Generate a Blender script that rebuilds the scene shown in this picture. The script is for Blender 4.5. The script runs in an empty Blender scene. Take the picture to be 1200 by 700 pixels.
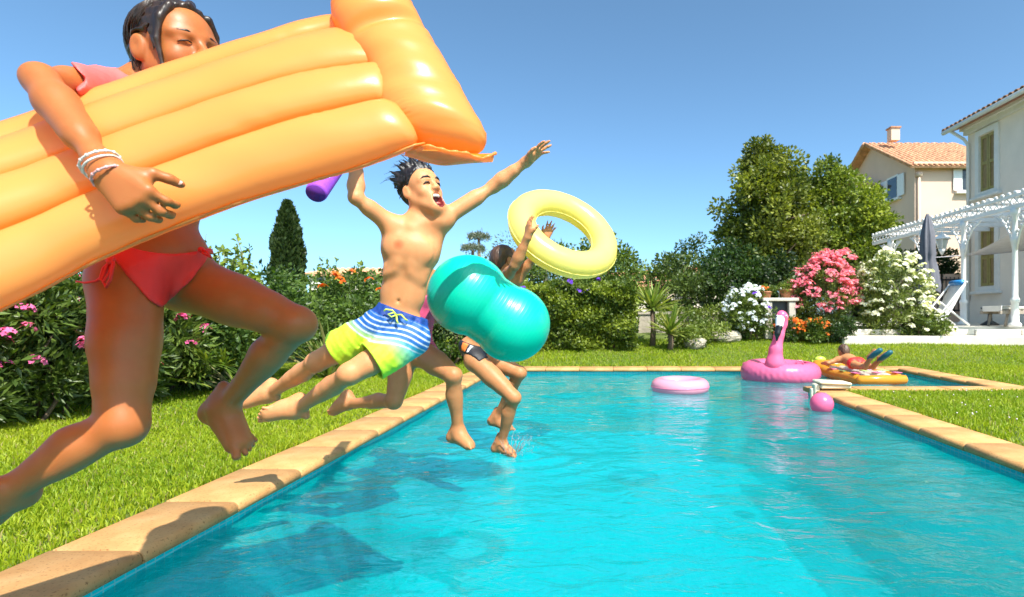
import bpy, math, random
import numpy as np
from mathutils import Vector, Matrix, Euler
random.seed(7); rng = np.random.default_rng(11)
R = math.radians
sc = bpy.context.scene
col = sc.collection

# ---------------------------------------------------------------- camera
CAM_H, FPX, VX, VY = 0.85, 663.0, 707.0, 369.0     # eye height over the coping, focal length and vanishing point (px of the 1200x700 photo)
cam_d = bpy.data.cameras.new('camera'); cam = bpy.data.objects.new('camera', cam_d); col.objects.link(cam)
cam.location = (0, 0, CAM_H); cam.rotation_euler = (R(90), 0, 0)
cam_d.sensor_width = 36; cam_d.lens = 36 * FPX / 1200
cam_d.shift_x = (600 - VX) / 1200; cam_d.shift_y = (VY - 350) / 1200
cam_d.clip_start = 0.05; cam_d.clip_end = 3000
cam_d.dof.use_dof = True; cam_d.dof.focus_distance = 2.1; cam_d.dof.aperture_fstop = 6.3
sc.camera = cam
# ---------------------------------------------------------------- sky and sun
SUN_DIR = Vector((-0.50, 0.82, -1.30)).normalized()      # the way the light travels
elev = math.asin(-SUN_DIR.z); az = math.atan2(-SUN_DIR.x, -SUN_DIR.y)   # azimuth from +Y towards +X
w = bpy.data.worlds.new('World'); sc.world = w; w.use_nodes = True
nt = w.node_tree
sky = nt.nodes.new('ShaderNodeTexSky'); sky.sky_type = 'NISHITA'; sky.sun_disc = False
sky.sun_elevation = elev; sky.sun_rotation = az; sky.altitude = 50; sky.air_density = 0.45; sky.dust_density = 1.6; sky.ozone_density = 4.0
bg = nt.nodes['Background']; bg.inputs[1].default_value = 0.15
tn = nt.nodes.new('ShaderNodeMix'); tn.data_type = 'RGBA'; tn.blend_type = 'MULTIPLY'; tn.inputs[0].default_value = 1.0; tn.inputs[7].default_value = (.90, 1.14, 1.02, 1)
nt.links.new(sky.outputs[0], tn.inputs[6]); nt.links.new(tn.outputs[2], bg.inputs[0])
sun_d = bpy.data.lights.new('sun', 'SUN'); sun = bpy.data.objects.new('sun', sun_d); col.objects.link(sun)
sun_d.energy = 3.7; sun_d.angle = R(0.53); sun_d.color = (1.0, 0.95, 0.87)
sun.rotation_euler = SUN_DIR.to_track_quat('-Z', 'Y').to_euler(); sun.location = (5, -8, 12)
sc.view_settings.view_transform = 'Standard'; sc.view_settings.look = 'None'
sc.view_settings.exposure = 1.2; sc.view_settings.gamma = 1.0; sc.view_settings.use_curve_mapping = False
sc.cycles.use_denoising = True
sc.cycles.max_bounces = 10; sc.cycles.diffuse_bounces = 4; sc.cycles.glossy_bounces = 4
sc.cycles.transmission_bounces = 8; sc.cycles.transparent_max_bounces = 12
sc.cycles.caustics_refractive = False; sc.cycles.caustics_reflective = False

# ---------------------------------------------------------------- helpers
def P(px, py, Y):
    """a place in the world seen at that photo pixel, Y metres ahead of the camera"""
    return Vector(((px - VX) * Y / FPX, Y, CAM_H - (py - VY) * Y / FPX))

def put(o, parent=None, label=None, cat=None, group=None, kind=None):
    col.objects.link(o)
    if parent is not None:
        o.parent = parent
        o.matrix_parent_inverse = Matrix.Translation(-Vector(parent.location))
    if label: o['label'] = label
    if cat: o['category'] = cat
    if group: o['group'] = group
    if kind: o['kind'] = kind
    return o

def thing(name, loc, label, cat, group=None):
    o = bpy.data.objects.new(name, None); o.location = loc; o.empty_display_size = 0.1
    return put(o, None, label, cat, group)

def mesh_np(name, V, F, mat=None, col_attr=None, smooth=True, extra_mats=(), fmat=None):
    V = np.asarray(V, dtype=np.float32); F = np.asarray(F, dtype=np.int32)
    m = bpy.data.meshes.new(name)
    m.vertices.add(len(V)); m.vertices.foreach_set('co', V.ravel())
    n, k = F.shape
    m.loops.add(n * k); m.loops.foreach_set('vertex_index', F.ravel())
    m.polygons.add(n); m.polygons.foreach_set('loop_start', np.arange(0, n * k, k, dtype=np.int32))
    m.polygons.foreach_set('loop_total', np.full(n, k, dtype=np.int32))
    m.update(calc_edges=True)
    if smooth: m.polygons.foreach_set('use_smooth', np.ones(n, dtype=bool))
    if mat: m.materials.append(mat)
    for e in extra_mats: m.materials.append(e)
    if fmat is not None: m.polygons.foreach_set('material_index', np.asarray(fmat, dtype=np.int32))
    if col_attr is not None:
        a = m.color_attributes.new('tint', 'FLOAT_COLOR', 'POINT')
        c = np.ones((len(V), 4), dtype=np.float32); c[:, :3] = col_attr
        a.data.foreach_set('color', c.ravel())
    m.validate(); m.update()
    return m

class MB:
    """collects shapes for ONE mesh"""
    def __init__(s): s.v = []; s.f = []; s.m = []; s.mi = 0
    def add(s, V, F):
        o = len(s.v); s.v += [tuple(v) for v in V]
        for f in F: s.f.append(tuple(i + o for i in f)); s.m.append(s.mi)
        return s
    def box(s, c, d, rot=None, bev=0.0):
        c = Vector(c); hx, hy, hz = d[0] / 2, d[1] / 2, d[2] / 2
        M = rot if rot is not None else Matrix.Identity(3)
        if bev <= 0:
            V = [c + M @ Vector((x, y, z)) for x in (-hx, hx) for y in (-hy, hy) for z in (-hz, hz)]
            return s.add(V, [(0, 1, 3, 2), (4, 6, 7, 5), (0, 4, 5, 1), (2, 3, 7, 6), (0, 2, 6, 4), (1, 5, 7, 3)])
        b = bev; V = []; ring = []
        for (z, q) in ((-hz, b), (-hz + b, 0), (hz - b, 0), (hz, b)):
            r = [(-hx + q, -hy + b), (-hx + b, -hy + q), (hx - b, -hy + q), (hx - q, -hy + b), (hx - q, hy - b), (hx - b, hy - q), (-hx + b, hy - q), (-hx + q, hy - b)]
            ring.append(len(V)); V += [c + M @ Vector((x, y, z)) for x, y in r]
        F = [tuple(range(7, -1, -1)), tuple(range(24, 32))]
        for k in range(3):
            for i in range(8): j = (i + 1) % 8; F.append((k * 8 + i, k * 8 + j, k * 8 + 8 + j, k * 8 + 8 + i))
        return s.add(V, F)
    def tube(s, pts, r, n=8, cap=True, flat=None):
        pts = [Vector(p) for p in pts]; N = len(pts)
        rr = r if hasattr(r, '__len__') else [r] * N
        T = [(pts[min(i + 1, N - 1)] - pts[max(i - 1, 0)]).normalized() for i in range(N)]
        a = Vector((0, 0, 1)) if abs(T[0].z) < .9 else Vector((1, 0, 0))
        u = T[0].cross(a).normalized(); V = []
        for i in range(N):
            u = (u - T[i] * u.dot(T[i])).normalized(); v = T[i].cross(u)
            for k in range(n):
                th = 2 * math.pi * k / n
                V.append(pts[i] + (u * math.cos(th) + v * math.sin(th) * (flat or 1)) * rr[i])
        F = [(i * n + k, i * n + (k + 1) % n, (i + 1) * n + (k + 1) % n, (i + 1) * n + k) for i in range(N - 1) for k in range(n)]
        if cap: F += [tuple(range(n - 1, -1, -1)), tuple((N - 1) * n + k for k in range(n))]
        return s.add(V, F)
    def lathe(s, c, prof, n=24, axis=None):
        c = Vector(c); M = axis if axis is not None else Matrix.Identity(3); V = []; N = len(prof)
        for (r, z) in prof:
            for k in range(n):
                th = 2 * math.pi * k / n; V.append(c + M @ Vector((r * math.cos(th), r * math.sin(th), z)))
        F = [(i * n + k, i * n + (k + 1) % n, (i + 1) * n + (k + 1) % n, (i + 1) * n + k) for i in range(N - 1) for k in range(n)]
        F += [tuple(range(n - 1, -1, -1)), tuple((N - 1) * n + k for k in range(n))]
        return s.add(V, F)
    def ell(s, c, r, M=None, n=16, m=10):
        return s.lathe_e(c, r, M, n, m)
    def lathe_e(s, c, r, M, n, m):
        c = Vector(c); M = M if M is not None else Matrix.Identity(3); V = []
        for i in range(m + 1):
            ph = -math.pi / 2 + math.pi * i / m; ph = max(-1.55, min(1.55, ph))
            for k in range(n):
                th = 2 * math.pi * k / n
                V.append(c + M @ Vector((r[0] * math.cos(ph) * math.cos(th), r[1] * math.cos(ph) * math.sin(th), r[2] * math.sin(ph))))
        F = [(i * n + k, i * n + (k + 1) % n, (i + 1) * n + (k + 1) % n, (i + 1) * n + k) for i in range(m) for k in range(n)]
        F += [tuple(range(n - 1, -1, -1)), tuple(m * n + k for k in range(n))]
        return s.add(V, F)
    def torus(s, c, R0, r, M=None, n=48, m=18, fr=None):
        c = Vector(c); M = M if M is not None else Matrix.Identity(3); V = []
        for i in range(n):
            th = 2 * math.pi * i / n
            for k in range(m):
                ph = 2 * math.pi * k / m; q = r * (fr(th, ph) if fr else 1)
                V.append(c + M @ Vector(((R0 + q * math.cos(ph)) * math.cos(th), (R0 + q * math.cos(ph)) * math.sin(th), q * math.sin(ph))))
        F = [(i * m + k, ((i + 1) % n) * m + k, ((i + 1) % n) * m + (k + 1) % m, i * m + (k + 1) % m) for i in range(n) for k in range(m)]
        return s.add(V, F)
    def mesh(s, name, mats, smooth=True):
        me = bpy.data.meshes.new(name); me.from_pydata(s.v, [], s.f)
        for q in (mats if isinstance(mats, (list, tuple)) else [mats]): me.materials.append(q)
        for p, i in zip(me.polygons, s.m): p.use_smooth = smooth; p.material_index = i
        me.update(); return me
    def obj(s, name, mats, parent=None, smooth=False, **kw):
        return put(bpy.data.objects.new(name, s.mesh(name, mats, smooth)), parent, **kw)

def mobj(name, me, parent=None, **kw): return put(bpy.data.objects.new(name, me), parent, **kw)

# ---------------------------------------------------------------- materials
MATS = {}
def nodemat(name):
    m = bpy.data.materials.new(name); m.use_nodes = True; MATS[name] = m
    return m, m.node_tree, m.node_tree.nodes['Principled BSDF']
def N_(t, typ, **kw):
    n = t.nodes.new(typ)
    for k, v in kw.items():
        if k in n.inputs: n.inputs[k].default_value = v
        else: setattr(n, k, v)
    return n
def rgba(c): return (c[0], c[1], c[2], 1)
def ramp(t, fac, stops):
    r = t.nodes.new('ShaderNodeValToRGB'); e = r.color_ramp.elements
    while len(e) < len(stops): e.new(0.5)
    for el, (p, c) in zip(e, stops): el.position = p; el.color = rgba(c)
    t.links.new(fac, r.inputs[0]); return r
def coords(t): return t.nodes.new('ShaderNodeTexCoord').outputs['Object']
def mix(t, fac, a, b, mode='MIX'):
    n = t.nodes.new('ShaderNodeMix'); n.data_type = 'RGBA'; n.blend_type = mode
    for s, v in ((n.inputs[0], fac), (n.inputs[6], a), (n.inputs[7], b)):
        if hasattr(v, 'links'): t.links.new(v, s)
        else: s.default_value = rgba(v) if hasattr(v, '__len__') else v
    return n.outputs[2]
def bump(t, bs, h, strength=.3, dist=.01):
    b = t.nodes.new('ShaderNodeBump'); b.inputs['Strength'].default_value = strength; b.inputs['Distance'].default_value = dist
    t.links.new(h, b.inputs['Height']); t.links.new(b.outputs[0], bs.inputs['Normal']); return b
def noise(t, scale, detail=4, rough=.55, vec=None):
    n = t.nodes.new('ShaderNodeTexNoise'); n.inputs['Scale'].default_value = scale
    n.inputs['Detail'].default_value = detail; n.inputs['Roughness'].default_value = rough
    t.links.new(vec if vec is not None else coords(t), n.inputs['Vector']); return n.outputs[0]
def plain(name, c, rough=.6, var=.12, scale=8, bumps=.15, spec=.5, bdist=.004):
    """one colour with worn variation and a little relief"""
    m, t, b = nodemat(name)
    n = noise(t, scale, 6)
    r = ramp(t, n, [(.3, [x * (1 - var) for x in c]), (.7, [min(1, x * (1 + var)) for x in c])])
    t.links.new(r.outputs[0], b.inputs['Base Color']); b.inputs['Roughness'].default_value = rough
    b.inputs['Specular IOR Level'].default_value = spec
    if bumps: bump(t, b, noise(t, scale * 6, 4), bumps, bdist)
    return m
def vinyl(name, c, trans=0.25, rough=.3, c2=None, tc=None, coat=.12):
    """thin inflated plastic: glossy outside, part of the light passes through"""
    m, t, b = nodemat(name)
    n = noise(t, 5, 3)
    r = ramp(t, n, [(.3, [x * .93 for x in c]), (.7, c)])
    t.links.new(r.outputs[0], b.inputs['Base Color']); b.inputs['Roughness'].default_value = rough
    b.inputs['Coat Weight'].default_value = coat; b.inputs['Coat Roughness'].default_value = .08
    bp = bump(t, b, noise(t, 14, 5), .12, .006)
    tr = t.nodes.new('ShaderNodeBsdfTranslucent'); tr.inputs[0].default_value = rgba(tc or c)
    mx = t.nodes.new('ShaderNodeMixShader'); mx.inputs[0].default_value = trans
    t.links.new(b.outputs[0], mx.inputs[1]); t.links.new(tr.outputs[0], mx.inputs[2])
    t.links.new(mx.outputs[0], t.nodes['Material Output'].inputs[0]); return m
def foliage(name, c=(1, 1, 1), trans=.3, rough=.45, spec=.4):
    """leaves: their own colour comes from the tint written on each leaf"""
    m, t, b = nodemat(name)
    a = t.nodes.new('ShaderNodeAttribute'); a.attribute_name = 'tint'
    cc = mix(t, 1.0, a.outputs[0], c, 'MULTIPLY')
    t.links.new(cc, b.inputs['Base Color']); b.inputs['Roughness'].default_value = rough; b.inputs['Specular IOR Level'].default_value = spec
    tr = t.nodes.new('ShaderNodeBsdfTranslucent')
    t.links.new(mix(t, 1.0, cc, (1.5, 1.6, .6), 'MULTIPLY'), tr.inputs[0])
    mx = t.nodes.new('ShaderNodeMixShader'); mx.inputs[0].default_value = trans
    t.links.new(b.outputs[0], mx.inputs[1]); t.links.new(tr.outputs[0], mx.inputs[2])
    t.links.new(mx.outputs[0], t.nodes['Material Output'].inputs[0]); return m
def skin(name, c, rough=.42, coat=.0):
    m, t, b = nodemat(name)
    a = t.nodes.new('ShaderNodeAttribute'); a.attribute_name = 'tint'
    n = noise(t, 22, 5)
    r = ramp(t, n, [(.3, [c[0] * .92, c[1] * .86, c[2] * .84]), (.7, c)])
    cc = mix(t, 1.0, r.outputs[0], a.outputs[0], 'MULTIPLY')
    t.links.new(cc, b.inputs['Base Color']); b.inputs['Roughness'].default_value = rough
    b.inputs['Subsurface Weight'].default_value = .3; b.inputs['Subsurface Radius'].default_value = (.012, .004, .002); b.inputs['Subsurface Scale'].default_value = 1.0
    b.inputs['Specular IOR Level'].default_value = .32; b.inputs['Coat Weight'].default_value = coat; b.inputs['Coat Roughness'].default_value = .25
    n2 = noise(t, 260, 3); bump(t, b, n2, .12, .0015); return m

# ---------------------------------------------------------------- signed distance bodies
class SDF:
    def __init__(s, h): s.h = h; s.pr = []; s.F = None
    def cone(s, a, ra, b, rb, k=.02, flat=None, sub=False):
        s.pr.append(('c', np.array(a, float), ra, np.array(b, float), rb, k, flat, sub)); return s
    def ell(s, c, r, M=None, k=.02, sub=False):
        M = np.array(M, float) if M is not None else np.eye(3)      # rows = axes
        s.pr.append(('e', np.array(c, float), np.array(r, float), M, None, k, None, sub)); return s
    def _box(s, p):
        if p[0] == 'c':
            return np.minimum(p[1] - p[2], p[3] - p[4]), np.maximum(p[1] + p[2], p[3] + p[4])
        e = np.sqrt(((p[3] * p[2][:, None]) ** 2).sum(0)); return p[1] - e, p[1] + e
    def _d(s, p, X):
        if p[0] == 'e':
            q = (X - p[1]) @ p[3].T; k0 = np.sqrt(((q / p[2]) ** 2).sum(-1)); k1 = np.sqrt(((q / p[2] ** 2) ** 2).sum(-1)) + 1e-9
            return k0 * (k0 - 1) / k1
        a, ra, b, rb = p[1:5]; sc_ = 1.0
        if p[6] is not None:
            n, f = np.array(p[6][0], float), p[6][1]; n = n / np.linalg.norm(n)
            X = X - a; X = X + np.multiply.outer(X @ n, n) * (1 / f - 1) + a; b = b + n * ((b - a) @ n) * (1 / f - 1); sc_ = min(1, f)
        ba = b - a; t = np.clip((X - a) @ ba / (ba @ ba + 1e-12), 0, 1)
        d = X - a - np.multiply.outer(t, ba)
        return (np.sqrt((d ** 2).sum(-1)) - (ra + (rb - ra) * t)) * sc_
    def grid(s, pad=.03, like=None):
        bs = [s._box(p) for p in s.pr if not p[7]]
        s.lo = np.min([b[0] for b in bs], 0) - pad; s.hi = np.max([b[1] for b in bs], 0) + pad
        if like is not None: s.lo, s.hi, s.h = like.lo, like.hi, like.h
        s.n = np.ceil((s.hi - s.lo) / s.h).astype(int) + 1
        s.F = np.full(s.n, .05, dtype=np.float32)
        for p in s.pr:
            lo, hi = s._box(p); mg = p[5] + .025
            i0 = np.maximum(0, np.floor((lo - mg - s.lo) / s.h).astype(int)); i1 = np.minimum(s.n, np.ceil((hi + mg - s.lo) / s.h).astype(int) + 1)
            if (i1 <= i0).any(): continue
            ax = [s.lo[q] + s.h * np.arange(i0[q], i1[q]) for q in range(3)]
            X = np.stack(np.meshgrid(*ax, indexing='ij'), -1)
            d = s._d(p, X); sl = tuple(slice(i0[q], i1[q]) for q in range(3)); f = s.F[sl]; k = p[5]
            if p[7]:
                d = -d; hh = np.maximum(k - np.abs(f - d), 0) / k; s.F[sl] = np.maximum(f, d) + hh * hh * k / 4
            else:
                hh = np.maximum(k - np.abs(f - d), 0) / k; s.F[sl] = np.minimum(f, d) - hh * hh * k / 4
        return s
    def X(s):
        return np.stack(np.meshgrid(*[s.lo[q] + s.h * np.arange(s.n[q]) for q in range(3)], indexing='ij'), -1)
    def net(s, F=None, smooth=2): return nets(s.F if F is None else F, s.lo, s.h, smooth)

def nets(F, lo, h, smooth=2):
    S = F < 0; n = np.array(F.shape); c = np.zeros(n - 1, dtype=np.int8)
    cor = [(i, j, k) for i in (0, 1) for j in (0, 1) for k in (0, 1)]
    for i, j, k in cor: c += S[i:n[0] - 1 + i, j:n[1] - 1 + j, k:n[2] - 1 + k]
    act = np.argwhere((c > 0) & (c < 8)); idx = np.full(n - 1, -1, dtype=np.int64); idx[tuple(act.T)] = np.arange(len(act))
    acc = np.zeros((len(act), 3)); cnt = np.zeros(len(act))
    for a in cor:
        for q in range(3):
            if a[q] == 0:
                b = list(a); b[q] = 1
                A = act + a; B = act + b
                fa = F[tuple(A.T)]; fb = F[tuple(B.T)]; cr = (fa < 0) != (fb < 0)
                t = np.where(cr, fa / np.where(cr, fa - fb, 1), 0)
                p = A + 0.0; p[:, q] += t; acc[cr] += p[cr]; cnt[cr] += 1
    V = acc / cnt[:, None]
    Q = []
    for q in range(3):
        u, v = (q + 1) % 3, (q + 2) % 3
        sl0 = [slice(None)] * 3; sl1 = [slice(None)] * 3; sl0[q] = slice(0, -1); sl1[q] = slice(1, None)
        s0 = S[tuple(sl0)]; s1 = S[tuple(sl1)]; e = np.argwhere(s0 != s1)
        ok = (e[:, u] > 0) & (e[:, v] > 0) & (e[:, u] < n[u] - 1) & (e[:, v] < n[v] - 1); e = e[ok]
        def cell(du, dv):
            g = e.copy(); g[:, u] += du; g[:, v] += dv; return idx[tuple(g.T)]
        f = np.stack([cell(-1, -1), cell(0, -1), cell(0, 0), cell(-1, 0)], 1)
        fl = ~s0[tuple(e.T)]; f[fl] = f[fl][:, ::-1]; Q.append(f)
    Q = np.concatenate(Q)
    for _ in range(smooth):
        A = np.zeros_like(V); C = np.zeros(len(V))
        for i in range(4):
            a, b = Q[:, i], Q[:, (i + 1) % 4]
            for d in range(3):
                A[:, d] += np.bincount(a, V[b, d], len(V)) + np.bincount(b, V[a, d], len(V))
            C += np.bincount(a, minlength=len(V)) + np.bincount(b, minlength=len(V))
        V = V * .45 + .55 * A / np.maximum(C, 1)[:, None]
    return V * h + lo, Q

def nrm(v): v = np.array(v, float); return v / (np.linalg.norm(v) + 1e-9)
def noise3(X, f, ph=0):
    return (np.sin(X[..., 0] * f + ph) * np.cos(X[..., 1] * f * 1.13 + 1.3 * ph) + np.sin(X[..., 2] * f * .9 + 2.1 + ph) * np.cos(X[..., 0] * f * 1.27 + .7)) * .5

# ================================================================ setting
PX0, PX1, PY0, PY1 = -1.66, 2.38, -1.6, 9.0          # pool opening (inner coping edge)
AX1, AY0 = 4.68, 6.76                                 # side alcove
CW, WZ = .34, -.10
def sm(a, b, x): t = np.clip((x - a) / (b - a), 0, 1); return t * t * (3 - 2 * t)
def zt(x, y):
    x = np.asarray(x, float); y = np.asarray(y, float)
    return .17 * np.clip(y - 9.5, 0, 2.5) + .10 * sm(12, 15, y) - .0 + .05 * sm(-2.6, -5, x) + .02 * np.sin(x * 1.3) * sm(2.9, 4.5, np.abs(x)) - .012

# ---- materials
m, t, b = nodemat('lawn_soil')
n1 = noise(t, 1.2, 5); n2 = noise(t, 55, 5)
c1 = ramp(t, n1, [(.3, (.11, .17, .022)), (.7, (.17, .215, .035))]); c2 = ramp(t, n2, [(.3, (.5, .5, .45)), (.75, (1, 1, 1))])
t.links.new(mix(t, 1.0, c1.outputs[0], c2.outputs[0], 'MULTIPLY'), b.inputs['Base Color']); b.inputs['Roughness'].default_value = .9; bump(t, b, n2, .8, .03); SOIL = m
m, t, b = nodemat('coping_stone')
oi = t.nodes.new('ShaderNodeObjectInfo')
n1 = noise(t, 6, 6); n2 = noise(t, 90, 4)
c1 = ramp(t, n1, [(.28, (.44, .215, .07)), (.5, (.54, .29, .105)), (.75, (.60, .36, .15))])
rr = ramp(t, oi.outputs['Random'], [(0, (.84, .82, .80)), (1, (1.06, 1.03, 1.0))])
c2 = mix(t, 1.0, c1.outputs[0], rr.outputs[0], 'MULTIPLY'); pit = ramp(t, n2, [(.30, (.45, .38, .3)), (.42, (1, 1, 1))])
st = ramp(t, noise(t, 2.2, 5), [(.62, (1, 1, 1)), (.78, (.72, .66, .6))])
t.links.new(mix(t, 1.0, mix(t, 1.0, c2, pit.outputs[0], 'MULTIPLY'), st.outputs[0], 'MULTIPLY'), b.inputs['Base Color']); b.inputs['Roughness'].default_value = .68
bump(t, b, mix(t, .6, n2, n1), .35, .006); STONE = m
MORTAR = plain('coping_mortar', (.33, .21, .11), .9, .2, 20, .4)
m, t, b = nodemat('pool_mosaic')
bk_ = t.nodes.new('ShaderNodeTexBrick'); mp = t.nodes.new('ShaderNodeMapping'); t.links.new(coords(t), mp.inputs[0])
# the mosaic is laid on floors and walls alike: mix the three projections by the face direction
geo = t.nodes.new('ShaderNodeNewGeometry'); sx = t.nodes.new('ShaderNodeSeparateXYZ'); t.links.new(geo.outputs['Normal'], sx.inputs[0])
ps = t.nodes.new('ShaderNodeSeparateXYZ'); t.links.new(coords(t), ps.inputs[0])
def brickproj(a, b_):
    cb = t.nodes.new('ShaderNodeCombineXYZ'); t.links.new(ps.outputs[a], cb.inputs[0]); t.links.new(ps.outputs[b_], cb.inputs[1])
    k = t.nodes.new('ShaderNodeTexBrick'); k.offset = 0; k.inputs['Scale'].default_value = 1.0
    k.inputs['Brick Width'].default_value = .045; k.inputs['Row Height'].default_value = .045; k.inputs['Mortar Size'].default_value = .0026; k.inputs['Bias'].default_value = .0
    k.inputs['Color1'].default_value = (.002, .58, .66, 1); k.inputs['Color2'].default_value = (.004, .74, .78, 1); k.inputs['Mortar'].default_value = (.22, .66, .68, 1)
    t.links.new(cb.outputs[0], k.inputs[0]); return k.outputs[0]
def absgt(i):
    a = t.nodes.new('ShaderNodeMath'); a.operation = 'ABSOLUTE'; t.links.new(sx.outputs[i], a.inputs[0]); g = t.nodes.new('ShaderNodeMath'); g.operation = 'GREATER_THAN'; g.inputs[1].default_value = .7; t.links.new(a.outputs[0], g.inputs[0]); return g.outputs[0]
cc = mix(t, absgt(0), brickproj(0, 1), brickproj(1, 2)); cc = mix(t, absgt(1), cc, brickproj(0, 2))
t.links.new(cc, b.inputs['Base Color']); b.inputs['Roughness'].default_value = .25; MOSAIC = m
m, t, b = nodemat('pool_water')
t.nodes.remove(b)
n1 = N_(t, 'ShaderNodeTexNoise'); n1.inputs['Scale'].default_value = 7.5; n1.inputs['Detail'].default_value = 4; n1.inputs['Distortion'].default_value = .6
mpw = t.nodes.new('ShaderNodeMapping'); mpw.inputs['Scale'].default_value = (.75, 1.25, 1); t.links.new(coords(t), mpw.inputs[0]); t.links.new(mpw.outputs[0], n1.inputs['Vector'])
bpn = t.nodes.new('ShaderNodeBump'); bpn.inputs['Strength'].default_value = .55; bpn.inputs['Distance'].default_value = .03; t.links.new(n1.outputs[0], bpn.inputs['Height'])
tr = t.nodes.new('ShaderNodeBsdfTransparent'); tr.inputs[0].default_value = (.08, .90, .97, 1)
rf = t.nodes.new('ShaderNodeBsdfRefraction'); rf.inputs[0].default_value = (.08, .90, .97, 1); rf.inputs['IOR'].default_value = 1.12; rf.inputs['Roughness'].default_value = .08; t.links.new(bpn.outputs[0], rf.inputs['Normal'])
gl = t.nodes.new('ShaderNodeBsdfGlossy'); gl.inputs['Roughness'].default_value = .03; t.links.new(bpn.outputs[0], gl.inputs['Normal']); gl.inputs[0].default_value = (1, 1, 1, 1)
fr_ = t.nodes.new('ShaderNodeFresnel'); fr_.inputs['IOR'].default_value = 1.33; t.links.new(bpn.outputs[0], fr_.inputs['Normal'])
m1 = t.nodes.new('ShaderNodeMixShader'); m1.inputs[0].default_value = .5; t.links.new(tr.outputs[0], m1.inputs[1]); t.links.new(rf.outputs[0], m1.inputs[2])
df = t.nodes.new('ShaderNodeBsdfDiffuse'); df.inputs[0].default_value = (.0, .70, .66, 1); t.links.new(bpn.outputs[0], df.inputs['Normal'])        # light scattered back by the water itself
m0 = t.nodes.new('ShaderNodeMixShader'); m0.inputs[0].default_value = .17; t.links.new(m1.outputs[0], m0.inputs[1]); t.links.new(df.outputs[0], m0.inputs[2])
m2 = t.nodes.new('ShaderNodeMixShader'); t.links.new(fr_.outputs[0], m2.inputs[0]); t.links.new(m0.outputs[0], m2.inputs[1]); t.links.new(gl.outputs[0], m2.inputs[2])
t.links.new(m2.outputs[0], t.nodes['Material Output'].inputs[0]); WATER = m

# ---- lawn ground with the pool left open
xs = sorted(set([-600, -200, -60, -25, -14, -9, -7] + [round(-6 + .5 * i, 3) for i in range(40)] + [PX0 - CW + .02, PX1 + CW - .02, AX1 + CW - .02, 16, 20, 30, 60, 200, 600]))
ys = sorted(set([-60, -20, -6] + [round(-3 + .5 * i, 3) for i in range(40)] + [AY0 - CW + .02, PY1 + CW - .02, PY0 - CW, 18, 22, 30, 60, 200, 900]))
gx, gy = np.meshgrid(xs, ys, indexing='ij'); V = np.stack([gx, gy, zt(gx, gy)], -1).reshape(-1, 3); ny = len(ys); F = []
for i in range(len(xs) - 1):
    for j in range(ny - 1):
        x, y = (xs[i] + xs[i + 1]) / 2, (ys[j] + ys[j + 1]) / 2
        if PX0 - CW + .02 < x < PX1 + CW - .02 and PY0 - CW < y < PY1 + CW - .02: continue
        if PX1 < x < AX1 + CW - .02 and AY0 - CW + .02 < y < PY1 + CW - .02: continue
        F.append((i * ny + j, (i + 1) * ny + j, (i + 1) * ny + j + 1, i * ny + j + 1))
mobj('lawn', mesh_np('lawn', V, F, SOIL), kind='structure')

# ---- pool basin and water
o = .05; x0, x1, y0, y1 = PX0 - o, PX1 + o, PY0, PY1 + o; ax1 = AX1 + o; ay0 = AY0 - o; zb = -1.45; za = -.75; zt_ = -.035
mb = MB()
def quad(a, b_, c, d): mb.add([a, b_, c, d], [(0, 1, 2, 3)])
quad((x0, y0, zb), (x1, y0, zb), (x1, y1, zb), (x0, y1, zb))
quad((x0, y0, zb), (x0, y1, zb), (x0, y1, zt_), (x0, y0, zt_)); quad((x0, y1, zb), (x1, y1, zb), (x1, y1, zt_), (x0, y1, zt_))
quad((x1, y0, zb), (x1, y0, zt_), (x1, ay0, zt_), (x1, ay0, zb)); quad((x1, ay0, zb), (x1, ay0, za), (x1, y1, za), (x1, y1, zb))
quad((x1, ay0, za), (ax1, ay0, za), (ax1, y1, za), (x1, y1, za)); quad((x1, ay0, za), (x1, ay0, zt_), (ax1, ay0, zt_), (ax1, ay0, za))
quad((ax1, ay0, za), (ax1, ay0, zt_), (ax1, y1, zt_), (ax1, y1, za)); quad((x1, y1, za), (ax1, y1, za), (ax1, y1, zt_), (x1, y1, zt_)); quad((x0, y0, zb), (x0, y0, zt_), (x1, y0, zt_), (x1, y0, zb))
mb.obj('pool_basin', MOSAIC, kind='structure')
def wave(x, y):
    r = np.random.default_rng(3); z = np.zeros_like(x)
    for i in range(26):
        lam = .22 * (1.09 ** i) * r.uniform(.8, 1.2); th = r.uniform(0, 2 * math.pi) if i % 3 else r.normal(1.5, .5); k = 2 * math.pi / lam
        z += .00135 * lam ** .8 * np.sin(k * (x * math.cos(th) + y * math.sin(th)) + r.uniform(0, 6.28) + .7 * np.sin(1.3 * x + .9 * y + i))
    for cx, cy, a, rr_ in ((-.52, 3.86, .012, .5), (-.6, 4.0, .008, .6)):        # rings round the foot that enters the water
        d = np.hypot(x - cx, y - cy); z += a * np.cos(d * 30) * np.exp(-d / rr_ * 1.6)
    return z * 1.3
st = .036; xs_ = np.arange(x0, x1 + 1e-6, (x1 - x0) / round((x1 - x0) / st)); ys_ = np.arange(y0, y1 + 1e-6, (y1 - y0) / round((y1 - y0) / st))
def sheet(xs, ys, off):
    gx, gy = np.meshgrid(xs, ys, indexing='ij'); V = np.stack([gx, gy, WZ + wave(gx, gy)], -1).reshape(-1, 3); n, m_ = len(xs), len(ys)
    i, j = np.meshgrid(np.arange(n - 1), np.arange(m_ - 1), indexing='ij'); i = i.ravel(); j = j.ravel()
    return V, np.stack([i * m_ + j, (i + 1) * m_ + j, (i + 1) * m_ + j + 1, i * m_ + j + 1], 1) + off
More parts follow.
